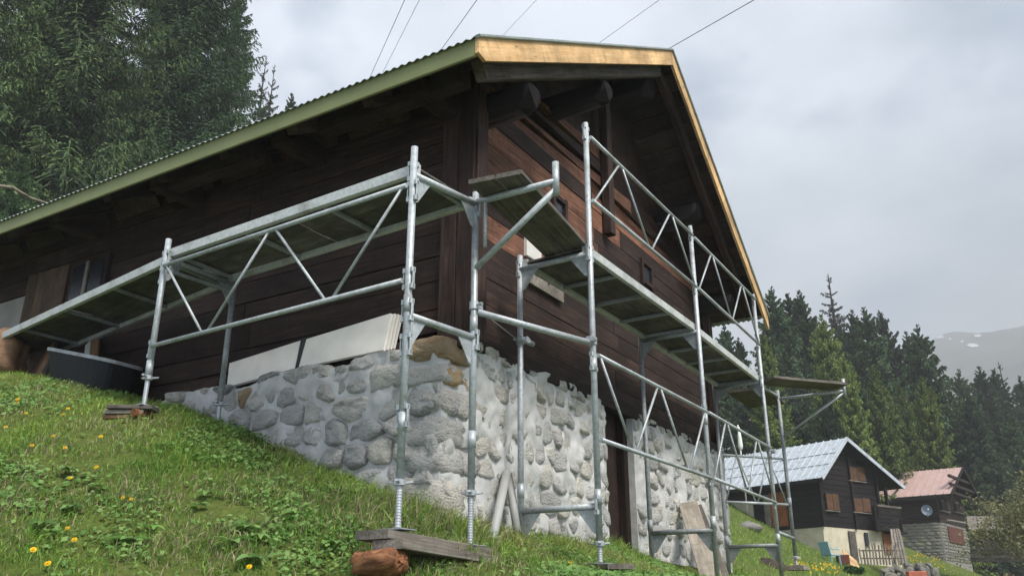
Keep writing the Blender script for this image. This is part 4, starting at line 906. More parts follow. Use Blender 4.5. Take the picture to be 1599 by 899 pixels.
def shrub_mesh(seed, H, R, stems, nleaf, lsize, c_a, c_b, depth=4, spread=.55):
    r = random.Random(seed); mb = MB(); tips = []
    def grow(p, d, L, rad, lv):
        q = p + d*L; mb.add(tube_vf(p, q, rad, 4, rad*.65, False)); tips.append((q, lv))
        if lv >= depth: return
        for _ in range(r.choice((2, 3, 3))):
            e = (d + Vector((r.gauss(0, spread), r.gauss(0, spread), r.gauss(.05, spread*.6)))).normalized(); grow(q - d*L*r.uniform(0, .4), e, L*r.uniform(.6, .85), rad*.6, lv+1)
    for _ in range(stems):
        a = r.uniform(0, 6.28); s = r.uniform(0, .35)*R; grow(Vector((s*math.cos(a), s*math.sin(a), -.15)), Vector((math.cos(a)*.45*R/H, math.sin(a)*.45*R/H, 1)).normalized(), H*.34*r.uniform(.7, 1.1), .018*H/2, 0)
    ends = [t for t in tips if t[1] >= depth-1]; rg = np.random.default_rng(seed); P = np.array([list(ends[i][0]) for i in rg.integers(0, len(ends), nleaf)]) + rg.normal(0, .09*H/3, (nleaf, 3))
    a = rg.normal(0, 1, (nleaf, 3)); a /= np.linalg.norm(a, axis=1, keepdims=True); b = np.cross(a, rg.normal(0, 1, (nleaf, 3))); b /= np.linalg.norm(b, axis=1, keepdims=True); s = (lsize*rg.uniform(.6, 1.3, nleaf))[:, None]
    V = np.stack([P-a*s, P-b*s*.45, P+a*s, P+b*s*.45], 1); f = rg.uniform(0, 1, (nleaf, 1)); C = np.concatenate([np.array(c_a)*(1-f)+np.array(c_b)*f, np.ones((nleaf, 1))], 1)
    return mesh('branches', mb.V, mb.F, M['bark_pale'], True), quad_mesh('foliage', V.reshape(-1, 3), nleaf, M['foliage'], C)
def shrub(px, py, Y, H, R, lab, seed, nleaf, lsize, ca, cb, name='shrub', **kw):
    p = at(px, py, Y); g = gz(p.x, p.y); a, b = shrub_mesh(seed, H, R, 5, nleaf, lsize, ca, cb, **kw); root = thing(name, lab, 'shrub', None, (p.x, p.y, min(g, p.z) if g < p.z+3 else g))
    for nm, me in (('branches', a), ('foliage', b)): c = bpy.data.objects.new(nm, me); COL.objects.link(c); c.parent = root
shrub(1668, 905, 30, 6.6, 2.0, 'pale olive leafing shrub at the right edge, tallest of them', 3, 9000, .06, (.20, .20, .09), (.34, .33, .18), spread=.42)
shrub(1572, 905, 27, 1.9, 1.2, 'low straw coloured shrub in front of the grey shed roof', 4, 2600, .05, (.22, .19, .09), (.34, .29, .15), spread=.45)
shrub(1525, 905, 26, .9, .7, 'thin twiggy bush at the corner of the stone base of the pink roofed house', 5, 700, .04, (.20, .19, .09), (.30, .27, .13), spread=.45)
shrub(1398, 765, 66, 4.6, 3.0, 'round olive green shrub behind the ridge between the two far houses', 6, 7000, .10, (.13, .14, .045), (.24, .24, .09))
shrub(1345, 893, 33, .75, 1.1, 'dark green bush beside the blue chair', 7, 2600, .07, (.02, .06, .02), (.05, .12, .03), depth=3)

# ------------------------------------------------------------------ far houses
def rock_variants(n, seed, flat=.62):
    out = []
    for k in range(n):
        bm = bmesh.new(); bmesh.ops.create_icosphere(bm, subdivisions=1, radius=1)
        r = random.Random(seed+k); ph = [r.uniform(0, 6) for _ in range(6)]
        for v in bm.verts:
            p = Vector([math.copysign(abs(c)**.6, c) for c in v.co]); p *= 1 + .16*math.sin(3*p.x+ph[0])*math.sin(4*p.y+ph[1]) + .12*math.sin(6*p.z+ph[2]+3*p.x); v.co = p
        m = bpy.data.meshes.new('stone'); bm.to_mesh(m); bm.free(); out.append(m)
    return out
ROCKS = rock_variants(8, 50)
for m in ROCKS: m.materials.append(M['stone_pale'])
def hit(px, py, p0, n): d = ray(px, py); return d*(p0.dot(n)/d.dot(n))
class Frame:
    def __init__(s, Q, deg):
        a = math.radians(deg); s.Q = Q; s.g = Vector((math.sin(a), math.cos(a), 0)); s.l = Vector((-math.cos(a), math.sin(a), 0))
    def P(s, a, t, h): return Vector((s.Q.x, s.Q.y, 0)) + s.g*a + s.l*t + Vector((0, 0, h))
    def face(s, px, py, t=0): return hit(px, py, s.P(0, t, 0), s.l)          # gable plane
    def side(s, px, py, a=0): return hit(px, py, s.P(a, 0, 0), s.g)          # long side plane
def boards_wall(fr, root, name, mat, s0, s1, t, h0, topf, bh=.24, along='g'):
    h = h0
    while True:
        a, b = s0, s1; 
        if along == 'g':
            # trim to the roof line
            n = 40; ok = [s0+(s1-s0)*i/n for i in range(n+1) if topf(s0+(s1-s0)*i/n) > h+bh*.5]
            if len(ok) < 2: break
            a, b = ok[0], ok[-1]
            MB().bar(fr.P(a, t, h+bh/2), fr.P(b, t, h+bh/2), .08, bh-.012, ch=.01).make(name, mat, root, axes=Matrix((fr.g, -fr.l, Vector((0, 0, 1)))))
        else:
            if h+bh > topf: break
            MB().bar(fr.P(t, a, h+bh/2), fr.P(t, b, h+bh/2), .08, bh-.012, ch=.01).make(name, mat, root, axes=Matrix((fr.l, fr.g, Vector((0, 0, 1)))))
        h += bh
def seamed_roof(fr, root, sa, ha, sb, hb, t0, t1, mat, pitch=.42, cross=()):
    """standing seam slope between line (sa,ha) and (sb,hb): each tray a piece"""
    n = int((t1-t0)/pitch); o = None; nrm = (fr.P(sb, 0, hb)-fr.P(sa, 0, ha)).cross(fr.l); nrm = (nrm if nrm.z > 0 else -nrm).normalized()
    MB().plate([fr.P(sa, t0, ha-.03), fr.P(sb, t0, hb-.03), fr.P(sb, t1, hb-.03), fr.P(sa, t1, ha-.03)], .03).make('roof_deck', M['wood_black'], root)
    for i in range(n):
        a, b = t0+(t1-t0)*i/n, t0+(t1-t0)*(i+1)/n
        MB().plate([fr.P(sa, a+.012, ha), fr.P(sb, a+.012, hb), fr.P(sb, b-.012, hb), fr.P(sa, b-.012, ha)], .012).bar(fr.P(sa, b, ha+.03), fr.P(sb, b, hb+.03), .035, .045, up=nrm).make('roof_tray', mat, root)
    for c in cross: MB().bar(fr.P(sa+(sb-sa)*c, t0, ha+(hb-ha)*c+.03), fr.P(sa+(sb-sa)*c, t1, ha+(hb-ha)*c+.03), .03, .03, up=nrm).make('snow_guard', M['roof_blue'], root)
def rect_on(fr, root, name, mat, x0, y0, x1, y1, t, th, plane='face', inset=None):
    f = fr.face if plane == 'face' else fr.side; n = (-fr.l if plane == 'face' else -fr.g)
    a = f((x0), (y0+y1)/2, t); b = f(x1, (y0+y1)/2, t); m = (x0+x1)/2; zt = f(m, y0, t).z; zb = f(m, y1, t).z; hz = (zt+zb)/2
    o = MB().bar(Vector((a.x, a.y, hz)), Vector((b.x, b.y, hz)), th, zt-zb, ch=.01).make(name, mat, root); return o
def window_on(fr, root, x0, y0, x1, y1, t=-.05, plane='face', half=True, mat='wood_shutter'):
    w = rect_on(fr, root, 'window', M['glass'], x0, y0, x1, y1, t, .05, plane); d = t-.035
    xm = x0+(x1-x0)*.52
    for k in range(2 if half else 1):
        xa, xb = (x0+.6, xm-.4) if k == 0 else (xm+.2, x1-.6); rect_on(fr, w, 'shutter', M[mat], xa, y0+1, xb, y1-1, d, .04, plane)
    rect_on(fr, w, 'window_sill', M['wood_grey'], x0-1, y1-.5, x1+1, y1+1.2, d, .08, plane)
Q2 = at(1285, 821, 40); f2 = Frame(Q2, 54); hw = Q2.z
house2 = thing('chalet', 'black timber house with blue-grey metal roof on a cream stone base', 'house', loc=(Q2.x, Q2.y, 1.5))
ER, RR2, EL = (6.17, 5.51), (1.8, 7.48), (-.5, 5.45)
def top2(s): return (EL[1]+(RR2[1]-EL[1])*(s-EL[0])/(RR2[0]-EL[0]) if s < RR2[0] else RR2[1]+(ER[1]-RR2[1])*(s-RR2[0])/(ER[0]-RR2[0]))-.12
boards_wall(f2, house2, 'wall_board', M['wood_black'], 0, 4.72, .04, hw, top2)
boards_wall(f2, house2, 'wall_board', M['wood_black'], .08, 3.75, .04, hw-.03, 5.7, along='l')
boards_wall(f2, house2, 'wall_board', M['wood_black'], 7.6, 9.6, .04, hw-.03, 5.7, along='l')
def solid(fr, root, name, mat, s0, s1, t0, t1, h0, h1):
    mb = MB(); c = [(s0, t0), (s1, t0), (s1, t1), (s0, t1)]; mb.V = [fr.P(a, b, h0) for a, b in c]+[fr.P(a, b, h1) for a, b in c]; mb.F = [(3, 2, 1, 0), (4, 5, 6, 7), (0, 1, 5, 4), (1, 2, 6, 5), (2, 3, 7, 6), (3, 0, 4, 7)]; return mb.make(name, mat, root)
solid(f2, house2, 'wall_core', M['wood_black'], .1, 4.65, .1, 9.6, hw-.2, 5.5)
solid(f2, house2, 'rendered_wall', M['render'], .02, .3, 3.8, 7.6, hw-1.0, hw+1.45)
base2 = solid(f2, house2, 'stone_base', M['render'], .03, 6.0, .03, 9.5, 0, hw)
def rubble_far(fr, root, s0, s1, h0, h1, t, mat, seed, cw=.42, ch=.2):
    r = random.Random(seed); h = h0; i = 0
    while h < h1-.05:
        s = s0 + r.uniform(0, .2); rh = ch*r.uniform(.7, 1.3)
        while s < s1-.1:
            w = cw*r.uniform(.5, 1.4); w = min(w, s1-s)
            if r.random() < .8 and w > .12 and h+rh < h1:
                c = fr.P(s+w/2, t, h+rh/2); link('stone', r.choice(ROCKS), root, Matrix.Translation(c) @ Matrix((fr.g, fr.l, Vector((0, 0, 1)))).transposed().to_4x4() @ Matrix.Diagonal((w*.47, .05, rh*.46, 1)))
            s += w+.03
        h += rh+.015
seamed_roof(f2, house2, EL[0], EL[1], RR2[0], RR2[1], -.6, 10, M['roof_blue'], .40, (.33, .62)); seamed_roof(f2, house2, ER[0], ER[1], RR2[0], RR2[1], -.6, 10, M['roof_blue'])
for e in (EL, ER): MB().bar(f2.P(e[0], -.62, e[1]-.03), f2.P(RR2[0], -.62, RR2[1]-.03), .05, .18).make('verge_board', M['roof_blue'], house2)
MB().bar(f2.P(EL[0]-.02, -.6, EL[1]-.1), f2.P(EL[0]-.02, 10, EL[1]-.1), .06, .12).make('eave_fascia', M['wood_black'], house2)
for (a, b, c, d) in ((1290, 770, 1310, 797), (1334, 777, 1359, 800), (1327, 728, 1351, 751)): window_on(f2, house2, a, b, c, d)
for s_, h0, h1 in ((.05, hw, 5.5), (2.55, hw, 6.9), (4.65, hw, 6.0)): MB().bar(f2.P(s_, -.04, h0), f2.P(s_, -.04, h1), .16, .12, up=f2.l).make('wall_post', M['wood_black'], house2)
d2 = rect_on(f2, house2, 'door', M['wood_orange'], 1203, 768, 1229, 822, -.05, .05, 'side'); rect_on(f2, d2, 'door_board', M['wood_orange'], 1205, 769, 1214, 821, -.09, .03, 'side'); rect_on(f2, d2, 'door_board', M['wood_orange'], 1217, 769, 1228, 821, -.09, .03, 'side'); rect_on(f2, d2, 'door_frame', M['wood_grey'], 1194, 772, 1203, 822, -.06, .05, 'side')
rect_on(f2, house2, 'cellar_door', M['wood_plank'], 1328, 829, 1338, 878, -.03, .05); rect_on(f2, house2, 'slit_window', M['glass'], 1351, 831, 1356, 852, -.03, .05)
rect_on(f2, house2, 'side_door', M['wood_orange'], 1380, 830, 1394, 864, -.03, .06)
# balcony under the long roof slope
for k in range(6): rect_on(f2, house2, 'balcony_board', M['wood_black'], 1371, 793+6*k, 1404, 798.4+6*k, -.45, .04)
rect_on(f2, house2, 'balcony_rail', M['wood_plank'], 1369, 789, 1406, 792.5, -.47, .10); solid(f2, house2, 'balcony_floor', M['wood_black'], 4.7, 6.0, -.5, 3, hw-.12, hw)
for px in (1370, 1392, 1408): a = f2.face(px, 830, -.4); b = f2.face(px-1, 762, -.4); MB().bar(a, Vector((a.x, a.y, b.z if px == 1392 else f2.face(px, 790, -.4).z)), .13, .13, up=f2.l).make('balcony_post', M['wood_black'], house2)
MB().bar(f2.face(1392, 775, -.4), f2.face(1402, 764, -.4), .08, .08).make('balcony_brace', M['wood_plank'], house2)

Q3 = at(1468, 815, 54); f3 = Frame(Q3, 40); h3 = Q3.z
house3 = thing('chalet', 'brown timber house with faded pink metal roof and satellite dish', 'house', loc=(Q3.x, Q3.y, 1))
e3 = f3.face(1485, 770, -1.0); r3 = f3.face(1503, 729, -1.0); w3 = f3.face(1528, 776, -1.0)
sc3 = lambda p: (p-Vector((Q3.x, Q3.y, 0))).dot(f3.g)
EL3, RD3, ER3 = (sc3(e3), e3.z), (sc3(r3), r3.z), (sc3(w3), w3.z)
def top3(s): return (EL3[1]+(RD3[1]-EL3[1])*(s-EL3[0])/(RD3[0]-EL3[0]) if s < RD3[0] else RD3[1]+(ER3[1]-RD3[1])*(s-RD3[0])/(ER3[0]-RD3[0]))-.1
S3 = min(7.0, ER3[0]-.4)
boards_wall(f3, house3, 'wall_board', M['wood_dark'], 0, S3, .04, h3, top3, .26); boards_wall(f3, house3, 'wall_board', M['wood_dark'], .08, 9, .04, h3, EL3[1], .26, 'l')
solid(f3, house3, 'wall_core', M['wood_dark'], .1, S3-.1, .1, 9, h3-.2, EL3[1]-.1); base3 = solid(f3, house3, 'stone_base', M['stone_pale'], .02, S3, .02, 9, -1, h3)
r_ = random.Random(8); hh_ = h3-2.2
while hh_ < h3-.1:
    rh = .17*r_.uniform(.7, 1.3); t_ = .1
    while t_ < 5.6:
        w_ = r_.uniform(.25, .7); link('stone', r_.choice(ROCKS), base3, Matrix.Translation(f3.P(.02, t_+w_/2, hh_+rh/2)) @ Matrix((f3.l, f3.g, Vector((0, 0, 1)))).transposed().to_4x4() @ Matrix.Diagonal((w_*.5, .07, rh*.5, 1))); t_ += w_+.03
    t_ = .05
    while t_ < S3-.3:
        w_ = r_.uniform(.25, .7); link('stone', r_.choice(ROCKS), base3, Matrix.Translation(f3.P(t_+w_/2, .02, hh_+rh/2)) @ Matrix((f3.g, -f3.l, Vector((0, 0, 1)))).transposed().to_4x4() @ Matrix.Diagonal((w_*.5, .07, rh*.5, 1))); t_ += w_+.03
    hh_ += rh+.02
seamed_roof(f3, house3, EL3[0], EL3[1], RD3[0], RD3[1], -1.0, 9, M['roof_pink'], .42); seamed_roof(f3, house3, ER3[0], ER3[1], RD3[0], RD3[1], -1.0, 9, M['roof_pink'], .42)
for e in (EL3, ER3): MB().bar(f3.P(e[0], -1.02, e[1]-.06), f3.P(RD3[0], -1.02, RD3[1]-.06), .05, .22).make('verge_board', M['wood_black'], house3)
MB().bar(f3.P(EL3[0]-.03, -1, EL3[1]-.14), f3.P(EL3[0]-.03, 9, EL3[1]-.14), .06, .24).make('eave_fascia', M['wood_black'], house3)
for k in range(3): MB().bar(f3.P(EL3[0]+.6, -.9, EL3[1]+.15+.5*k), f3.P(ER3[0]-.6-.2*k, -.9, EL3[1]+.15+.5*k), .14, .16).make('gable_beam', M['wood_dark'], house3)
window_on(f3, house3, 1470, 782, 1482, 798, -.06, 'face', True, 'wood_dark'); window_on(f3, house3, 1492, 785, 1505, 800, -.06, 'face', True, 'wood_dark')
rect_on(f3, house3, 'shutter', M['red_shutter'], 1482, 824, 1504, 848, -.06, .06)
dc = f3.side(1447, 797, -.25); db = thing('satellite_dish', 'round blue-grey satellite dish on the pink roofed house', 'dish', loc=dc); mbd = MB(); dn = Vector((-.25, -.95, .25)).normalized(); ds = dn.cross(Vector((0, 0, 1))).normalized(); dt = ds.cross(dn); n = 20
prof = [(0, 0), (.16, .02), (.28, .07), (.34, .11), (.34, .09), (.15, -.01)]
for r0, dz in prof: mbd.V += [dc + (ds*math.cos(2*math.pi*i/n)*.95+dt*math.sin(2*math.pi*i/n))*max(r0, .004) + dn*dz for i in range(n)]
for j in range(len(prof)-1): mbd.F += [(j*n+i, j*n+(i+1) % n, (j+1)*n+(i+1) % n, (j+1)*n+i) for i in range(n)]
mbd.make('dish', M['dish'], db, True); MB().tube(dc-dt*.4, dc+dn*.5-dt*.1, .015, 6).bar(dc+dn*.5-dt*.1, dc+dn*.56-dt*.08, .07, .07).make('receiver_arm', M['white'], db); MB().tube(dc-dn*.02, dc-dn*.3-dt*.1, .03, 6).make('wall_mount', M['galv_old'], db)
# low shed at the right edge
sh = thing('shed', 'low shed with a grey board roof behind straw coloured shrubs', 'shed', loc=at(1530, 860, 40))
for k in range(7):
    a0, a1 = 1512+16*k, 1512+16*(k+1)-.8; MB().plate([at(a0, 826, 39), at(a1, 826.5, 39), at(a1-3, 806, 43), at(a0-3, 806, 43)], .05).make('roof_board', M['wood_grey'], sh)
for k in range(8): MB().bar(at(1516, 831+6*k, 40), at(1625, 833+6*k, 40), .1, .16).make('wall_board', M['wood_plank'], sh)
MB().bar(at(1481, 812, 44), at(1514, 818, 41), .25, .08).make('gutter_board', M['wood_grey'], sh)

# ------------------------------------------------------------------ things on the far lawn
def far_at(px, py, Y): p = at(px, py, Y); return Vector((p.x, p.y, p.z))
def chair(px, py, Y):
    b = far_at(px, py, Y); root = thing('garden_chair', 'pale blue plastic chair on the lawn by the cream base', 'chair', loc=b); x = Vector((.85, .5, 0)).normalized(); y = Vector((-.5, .85, 0)).normalized(); z = Vector((0, 0, 1)); S = 1.15
    MB().bar(b+z*.42*S-x*.22*S, b+z*.42*S+x*.22*S, .44*S, .04).make('seat', M['blue_plastic'], root); MB().bar(b-x*.22*S+z*.42*S, b-x*.34*S+z*.86*S, .42*S, .035, up=x).make('backrest', M['blue_plastic'], root)
    for a in (-1, 1):
        for c in (-1, 1): MB().bar(b+x*.2*S*a+y*.18*S*c+z*.42*S, b+x*.23*S*a+y*.2*S*c-z*.05, .05, .05).make('leg', M['blue_plastic'], root)
        MB().bar(b-x*.24*S+y*.23*S*a+z*.62*S, b+x*.2*S+y*.23*S*a+z*.60*S, .05, .03).make('armrest', M['blue_plastic'], root)
chair(1300, 886, 36)
q = far_at(1317, 880, 36.6); o = MB().bar(q-Vector((.22, 0, -.18)), q+Vector((.22, 0, .18)), .3, .36).make('chest', M['red_shutter']); tagged(o, 'small red-brown crate between the blue chair and plywood sheet', 'crate')
plank(far_at(1333, 882, 36.5)+Vector((0, 0, -.1)), far_at(1326, 866, 37.6), .75, .03, M['wood_new'], 'pale plywood sheet leaning on the cream base', 'plywood', up=(.3, -.95, .2), name='plywood_sheet')
fn = thing('picket_fence', 'row of grey weathered chair backs and pickets before the cellar wall', 'fence', loc=far_at(1345, 878, 38))
for k in range(14): b = far_at(1346+4.8*k, 878+random.uniform(-1, 1), 38.5); MB().bar(b-Vector((0, 0, .1)), b+Vector((random.uniform(-.05, .05), 0, .62+random.uniform(-.12, .2))), .06, .05, up=(0, 1, 0)).make('picket', M['wood_grey'], fn)
for h_ in (.18, .5): MB().bar(far_at(1344, 878, 38.6)+Vector((0, 0, h_)), far_at(1412, 878, 38.6)+Vector((0, 0, h_)), .05, .05).make('fence_rail', M['wood_grey'], fn)
for k, (x0, x1, lab) in enumerate([(1398, 1392, 'leftmost of the grey poles leaning on the balcony corner'), (1405, 1396, 'second grey pole leaning on the balcony corner'), (1411, 1400, 'third grey pole leaning on the balcony corner'), (1416, 1403, 'rightmost grey pole leaning on the balcony corner')]):
    plank(far_at(x0, 880, 38.6), far_at(x1, 826, 40.8), .13, .05, M['wood_grey'], lab, 'pole', up=(0, -1, 0), name='pole')
# stone heap with a terracotta trough
ROCK_G = 'stones of the low heap on the far lawn'
rr_ = random.Random(12)
for k in range(34):
    px = rr_.uniform(1382, 1460); top = 884 + abs(px-1420)*.10; py = rr_.uniform(top, 903); b = far_at(px, py, 27+rr_.uniform(-.4, .4)+ (900-py)*.03); o = link('stone', ROCKS[k % 8], None, Matrix.Translation(b) @ Euler((rr_.uniform(0, 6), rr_.uniform(0, 6), rr_.uniform(0, 6))).to_matrix().to_4x4() @ Matrix.Diagonal((rr_.uniform(.12, .24), rr_.uniform(.1, .17), rr_.uniform(.08, .14), 1))); tagged(o, 'grey stone in the low heap on the far lawn', 'stone', ROCK_G)
b = far_at(1431, 897, 26.0); o = MB().bar(b-Vector((.26, 0, 0)), b+Vector((.26, 0, 0)), .22, .20, ch=.02).make('trough', M['brick']); tagged(o, 'red terracotta trough in front of the stone heap', 'trough')
lump('boulder', far_at(1204, 890, 22), (.36, .3, .3), M['bark'], 'dark brown boulder on the lawn beside the farthest scaffold post', 'boulder', 21, 2)
lump('boulder', far_at(1169, 824, 36), (.55, .4, .26), M['stone_pale'], 'pale rock on the lawn below the orange door', 'boulder', 22, 2)
pb = far_at(1160, 722, 41); root = thing('parasol', 'folded white parasol rising above the blue-grey metal roof', 'parasol', loc=pb); pt = far_at(1152, 663, 41); pm = far_at(1156, 694, 41)
MB().tube(pb-Vector((0, 0, 2.2)), pt, .035, 8).make('pole', M['white'], root, True); mbp = MB(); lathe(mbp, pm-Vector((0, 0, .25)), [(.04, 0), (.09, .05), (.12, .2), (.09, .6), (.04, 1.1)], 10); mbp.make('canopy', M['canvas'], root, True)

# ------------------------------------------------------------------ meadow
def visible(P, m=1.25):
    c, s = math.cos(PITCH), math.sin(PITCH); z = P[:, 1]*c + P[:, 2]*s; u = P[:, 2]*c - P[:, 1]*s
    return (z > .5) & (np.abs(P[:, 0]) < m*z*800/F_PX) & (np.abs(u) < 1.12*m*z*450/F_PX)
def grass(name, lab, n, xr, yr, L, wd, seed, straw=.25, inside=True, mound=None):
    r = np.random.default_rng(seed); x = r.uniform(*xr, n); y = r.uniform(*yr, n)
    u = x*GX+y*GY; v = x*LX+y*LY; keep = ~((u > US-.02) & (v > VS-.02) & (u < U1+.2)); x, y, u, v = x[keep], y[keep], u[keep], v[keep]
    P = np.stack([x, y, ground(x, y)], 1); k = visible(P); P, x, y, u, v = P[k], x[k], y[k], u[k], v[k]; d = np.hypot(x, y)
    cl = vnoise(x*2.6, y*2.6, seed+1); c2 = vnoise(x*7, y*7, seed+2); c3 = vnoise(x*.9, y*.9, seed+3)
    k = r.uniform(0, 1, len(x)) < np.clip(.10 + 2.4*(cl*.5+c2*.5-.28), .08, 1); P, x, y, u, v, cl, c2, c3 = [q[k] for q in (P, x, y, u, v, cl, c2, c3)]; n = len(x)
    edge = np.exp(-((v-VS+.25)/.35)**2)*(u > 4.4)*(u < 8) + np.exp(-((u-US+.25)/.35)**2)*(v > VS-.3)*(v < 5.2)
    ln = L*r.uniform(.45, 1.25, n)*(.45+.9*cl+.35*c2)*(1+.8*edge)*np.where(np.hypot(x, y) > 24, 1.6, 1)
    a = r.uniform(0, 2*math.pi, n); lean = r.uniform(.15, .95, n); dr = np.stack([np.cos(a)*lean, np.sin(a)*lean, np.ones(n)], 1); dr[:, 0] += .25; dr[:, 1] -= .22; dr /= np.linalg.norm(dr, axis=1, keepdims=True)
    w = np.cross(dr, np.array([0., 0, 1])+r.normal(0, .4, (n, 3))); w /= np.linalg.norm(w, axis=1, keepdims=True); w *= (wd*r.uniform(.6, 1.3, n))[:, None]
    mid = P + dr*(ln*.55)[:, None]; d2_ = dr.copy(); d2_[:, 2] -= r.uniform(.3, 1.1, n); d2_ /= np.linalg.norm(d2_, axis=1, keepdims=True); tip = mid + d2_*(ln*.5)[:, None]; P0 = P-np.array([0, 0, .012])
    Q = np.concatenate([np.stack([P0-w*.5, P0+w*.5, mid+w*.42, mid-w*.42], 1), np.stack([mid-w*.42, mid+w*.42, tip+w*.06, tip-w*.06], 1)])
    f = np.clip(.60+.9*(c3-.5)+r.normal(0, .22, n), 0, 1)[:, None]; g = np.array([.115, .25, .042])*(1-f) + np.array([.34, .44, .10])*f
    dry = (r.uniform(0, 1, n) < straw*np.clip(2.4*(vnoise(x*1.7, y*1.7, seed+5)-.36), .04, 1))[:, None]; st = np.array([.44, .38, .23])*r.uniform(.6, 1.1, (n, 1)); c = np.where(dry, st, g)*r.uniform(.75, 1.2, (n, 1)); c = np.concatenate([c, np.ones((n, 1))], 1)
    o = link(name, quad_mesh(name, Q.reshape(-1, 3), len(Q), M['grass'], np.concatenate([c, c]))); o['kind'] = 'stuff'; o['label'] = lab; o['category'] = 'grass'
grass('grass', 'meadow grass on the bank below the chalet', 300000, (-6.5, 3.2), (2.6, 9.2), .062, .0062, 70, .42)
grass('far_grass', 'short grass on the lawn in front of the far houses', 90000, (2.5, 24), (9.2, 46), .085, .016, 80, .12)

def clover(n, seed):
    r = np.random.default_rng(seed); x = r.uniform(-6, 2.2, n); y = r.uniform(2.8, 8.6, n); u = x*GX+y*GY; v = x*LX+y*LY; k = ~((u > US-.1) & (v > VS-.1)); x, y = x[k], y[k]; P = np.stack([x, y, ground(x, y)], 1); k = visible(P); P = P[k]; x, y = x[k], y[k]
    d = vnoise(x*1.9, y*1.9, seed+1)*.6+vnoise(x*5, y*5, seed+2)*.4; k = r.uniform(0, 1, len(x)) < np.clip((d-.47)*5, .03, 1); P = P[k]; n = len(P); P[:, 2] += r.uniform(.01, .07, n)
    nrm = r.normal(0, .45, (n, 3)); nrm[:, 2] += 1; nrm[:, 1] -= .45; nrm /= np.linalg.norm(nrm, axis=1, keepdims=True); a = np.cross(nrm, r.normal(0, 1, (n, 3))); a /= np.linalg.norm(a, axis=1, keepdims=True); b = np.cross(nrm, a); s = r.uniform(.008, .024, n)[:, None]; e = r.uniform(.45, .9, n)[:, None]
    f = r.uniform(0, 1, (n, 1)); c = np.array([.09, .20, .045])*(1-f)+np.array([.22, .34, .10])*f
    o = link('ground_cover', quad_mesh('ground_cover', np.stack([P-a*s, P-b*s*e, P+a*s*1.1, P+b*s*e], 1).reshape(-1, 3), n, M['grass'], np.concatenate([c, np.ones((n, 1))], 1))); o['kind'] = 'stuff'; o['label'] = 'low leafy ground cover between the grass tufts'; o['category'] = 'ground cover'
clover(110000, 90)
def flower(px, py, k):
    p = on_ground(px, py+4); s = random.uniform(.5, .78); top = p + Vector((random.uniform(-.01, .01), -.01, .035*s+.02)); d = ray(px, py)
    root = thing('dandelion', 'small yellow dandelion flower in the grass bank', 'flower', 'dandelions in the grass bank', loc=p)
    MB().tube(p-Vector((0, 0, .02)), top, .003, 5).make('stem', M['stem'], root); mb = MB(); ax = Vector((random.uniform(-.3, .3), -.75, .6)).normalized(); s1 = ax.cross(Vector((0, 0, 1))).normalized(); s2 = s1.cross(ax)
    for ring, (rr, lift, m) in enumerate(((.021*s, .002, 14), (.014*s, .007, 10), (.007*s, .010, 6))):
        for i in range(m):
            a = 2*math.pi*(i+ring*.4)/m; e = s1*math.cos(a)+s2*math.sin(a); f = s1*-math.sin(a)+s2*math.cos(a); c = top
            mb.poly([c - f*.0015, c + f*.0015, c + e*rr + f*.0028*s + ax*lift, c + e*rr*1.06 + ax*lift*1.1, c + e*rr - f*.0028*s + ax*lift])
    mb.make('petals', M['petal'], root)
for k, (zx, zy) in enumerate([(80, 85), (76, 101), (117, 148), (318, 128), (293, 155), (250, 258), (145, 305), (305, 318), (468, 265), (457, 412), (325, 460), (583, 558), (613, 560), (350, 762), (315, 703), (158, 812), (230, 878), (1160, 890), (28, 215)]): flower(zx/3.0075, 600+zy/3.0075, k)
flower(890, 884, 99)
# strips of yellow flowers on the far lawn: tiny, one mass
r = np.random.default_rng(5); n = 150; xx = []
for _ in range(n):
    px, py = (r.uniform(1245, 1305), r.uniform(883, 895)) if r.random() < .35 else (r.uniform(1405, 1480), r.uniform(866, 890)); p = on_ground(px, py, 16, 60); xx.append((p.x + r.normal(0, .2), p.y + r.normal(0, .3)))
xx = np.array(xx); z = ground(xx[:, 0], xx[:, 1]) + .10; P = np.stack([xx[:, 0], xx[:, 1], z], 1); a = r.normal(0, 1, (n, 3)); a[:, 1] *= .2; a /= np.linalg.norm(a, axis=1, keepdims=True); b = np.cross(a, np.array([0, 1., .3])); s = .035
o = link('far_flowers', quad_mesh('far_flowers', np.stack([P-a*s, P-b*s, P+a*s, P+b*s], 1).reshape(-1, 3), n, M['petal'])); o['kind'] = 'stuff'; o['label'] = 'yellow flowers dotting the far lawn'; o['category'] = 'flowers'

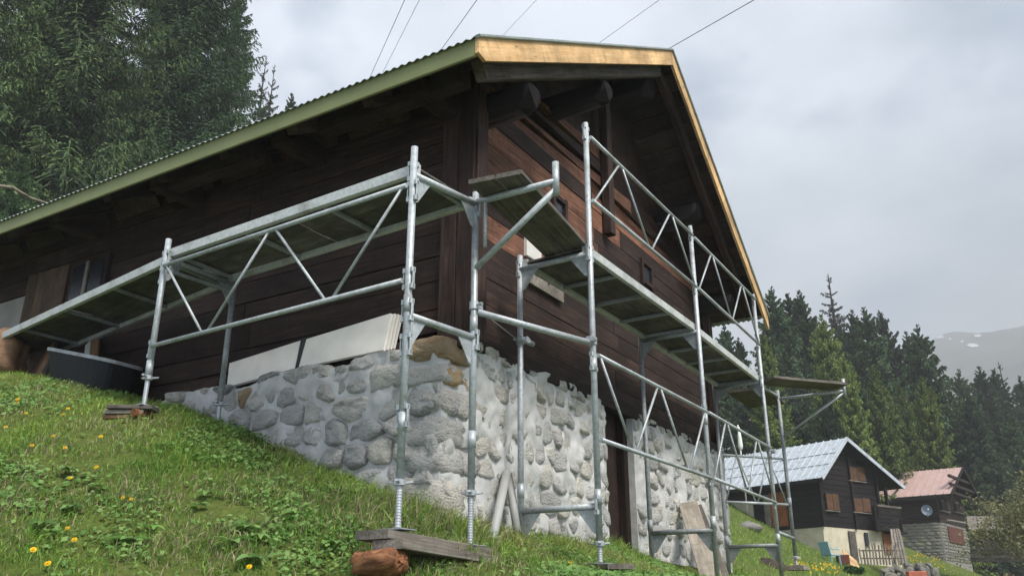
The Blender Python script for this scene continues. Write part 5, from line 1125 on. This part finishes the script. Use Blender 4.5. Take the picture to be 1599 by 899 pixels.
def leaf_mesh(L, wd, ribs=True):
    V = []; F = []; n = 7
    for i in range(n+1):
        t = i/n; w = wd*math.sin(math.pi*min(1, t**.8*.97+.03))**.8*.5+.001; z = .35*L*t - .55*L*t*t
        V += [Vector((L*t, -w, z+w*.35)), Vector((L*t, 0, z)), Vector((L*t, w, z+w*.35))]
    for i in range(n): a = 3*i; F += [(a, a+1, a+4, a+3), (a+1, a+2, a+5, a+4)]
    m = mesh('leaf', V, F, M['leaf'], True); ca = m.color_attributes.new('tint', 'FLOAT_COLOR', 'POINT'); c = (random.uniform(.16, .20), random.uniform(.30, .36), random.uniform(.08, .11), 1)
    ca.data.foreach_set('color', np.tile(np.array(c, np.float32), len(V))); return m
LEAVES = [leaf_mesh(.17, .065), leaf_mesh(.14, .08), leaf_mesh(.11, .085), leaf_mesh(.19, .07)]
for k, (px, py, sc, nl, lab) in enumerate([(205, 858, 1.15, 7, 'large broadleaf weed with long pointed leaves low in the left bank'), (110, 805, .9, 6, 'broadleaf weed among tufts left of centre of the bank'), (65, 832, .9, 6, 'broadleaf weed near the left edge of the bank'), (322, 782, .8, 5, 'broadleaf weed in the middle of the bank'), (360, 860, 1.0, 6, 'round leaved weed low in the middle of the bank'), (385, 836, .8, 5, 'round leaved weed above the lowest one in the bank'),
        (400, 850, .9, 6, 'weed right of the round leaved pair in the bank'), (250, 705, .7, 5, 'small weed high in the bank near straw tuft'), (460, 815, .8, 5, 'weed in the right half of the bank'), (395, 888, 1.0, 6, 'weed at the bottom edge of the bank'), (105, 745, .8, 6, 'leafy weed below the yellow flowers at upper left'), (150, 770, .7, 5, 'small weed in the left middle of the bank'), (235, 835, .8, 5, 'weed beside the large pointed one'), (520, 860, .8, 5, 'weed left of the split log'), (310, 800, .7, 5, 'small flat weed in the centre of the bank')]):
    p = on_ground(px, py); root = thing('broadleaf_weed', lab, 'weed', 'broadleaf weeds in the bank', loc=p)
    for i in range(nl):
        a = 2*math.pi*i/nl + random.uniform(-.3, .3); c = bpy.data.objects.new('leaf', LEAVES[(k+i) % 4]); COL.objects.link(c); c.parent = root; c.location = (0, 0, .045); s = sc*random.uniform(.5, .85); c.scale = (s, s, s); c.rotation_euler = (random.uniform(-.25, .25), random.uniform(-.22, .10), a)

# ------------------------------------------------------------------ air
def haze(dens):
    x0, x1, y0, y1, z0, z1 = -560, 1500, -80, 1850, -60, 620
    mb = MB(); mb.V = [Vector(p) for p in ((x0, y0, z0), (x1, y0, z0), (x1, y1, z0), (x0, y1, z0), (x0, y0, z1), (x1, y0, z1), (x1, y1, z1), (x0, y1, z1))]; mb.F = [(3, 2, 1, 0), (4, 5, 6, 7), (0, 1, 5, 4), (1, 2, 6, 5), (2, 3, 7, 6), (3, 0, 4, 7)]
    m = bpy.data.materials.new('haze'); m.use_nodes = True; nt = m.node_tree; nt.nodes.clear(); o = nt.nodes.new('ShaderNodeOutputMaterial'); v = nt.nodes.new('ShaderNodeVolumePrincipled'); v.inputs['Color'].default_value = (.96, .98, 1, 1); v.inputs['Density'].default_value = dens; nt.links.new(v.outputs[0], o.inputs['Volume'])
    ob = mb.make('haze', m); ob['kind'] = 'stuff'; ob['label'] = 'thin mountain haze filling the valley air'; ob['category'] = 'haze'
HAZE = .0009
if HAZE: haze(HAZE)
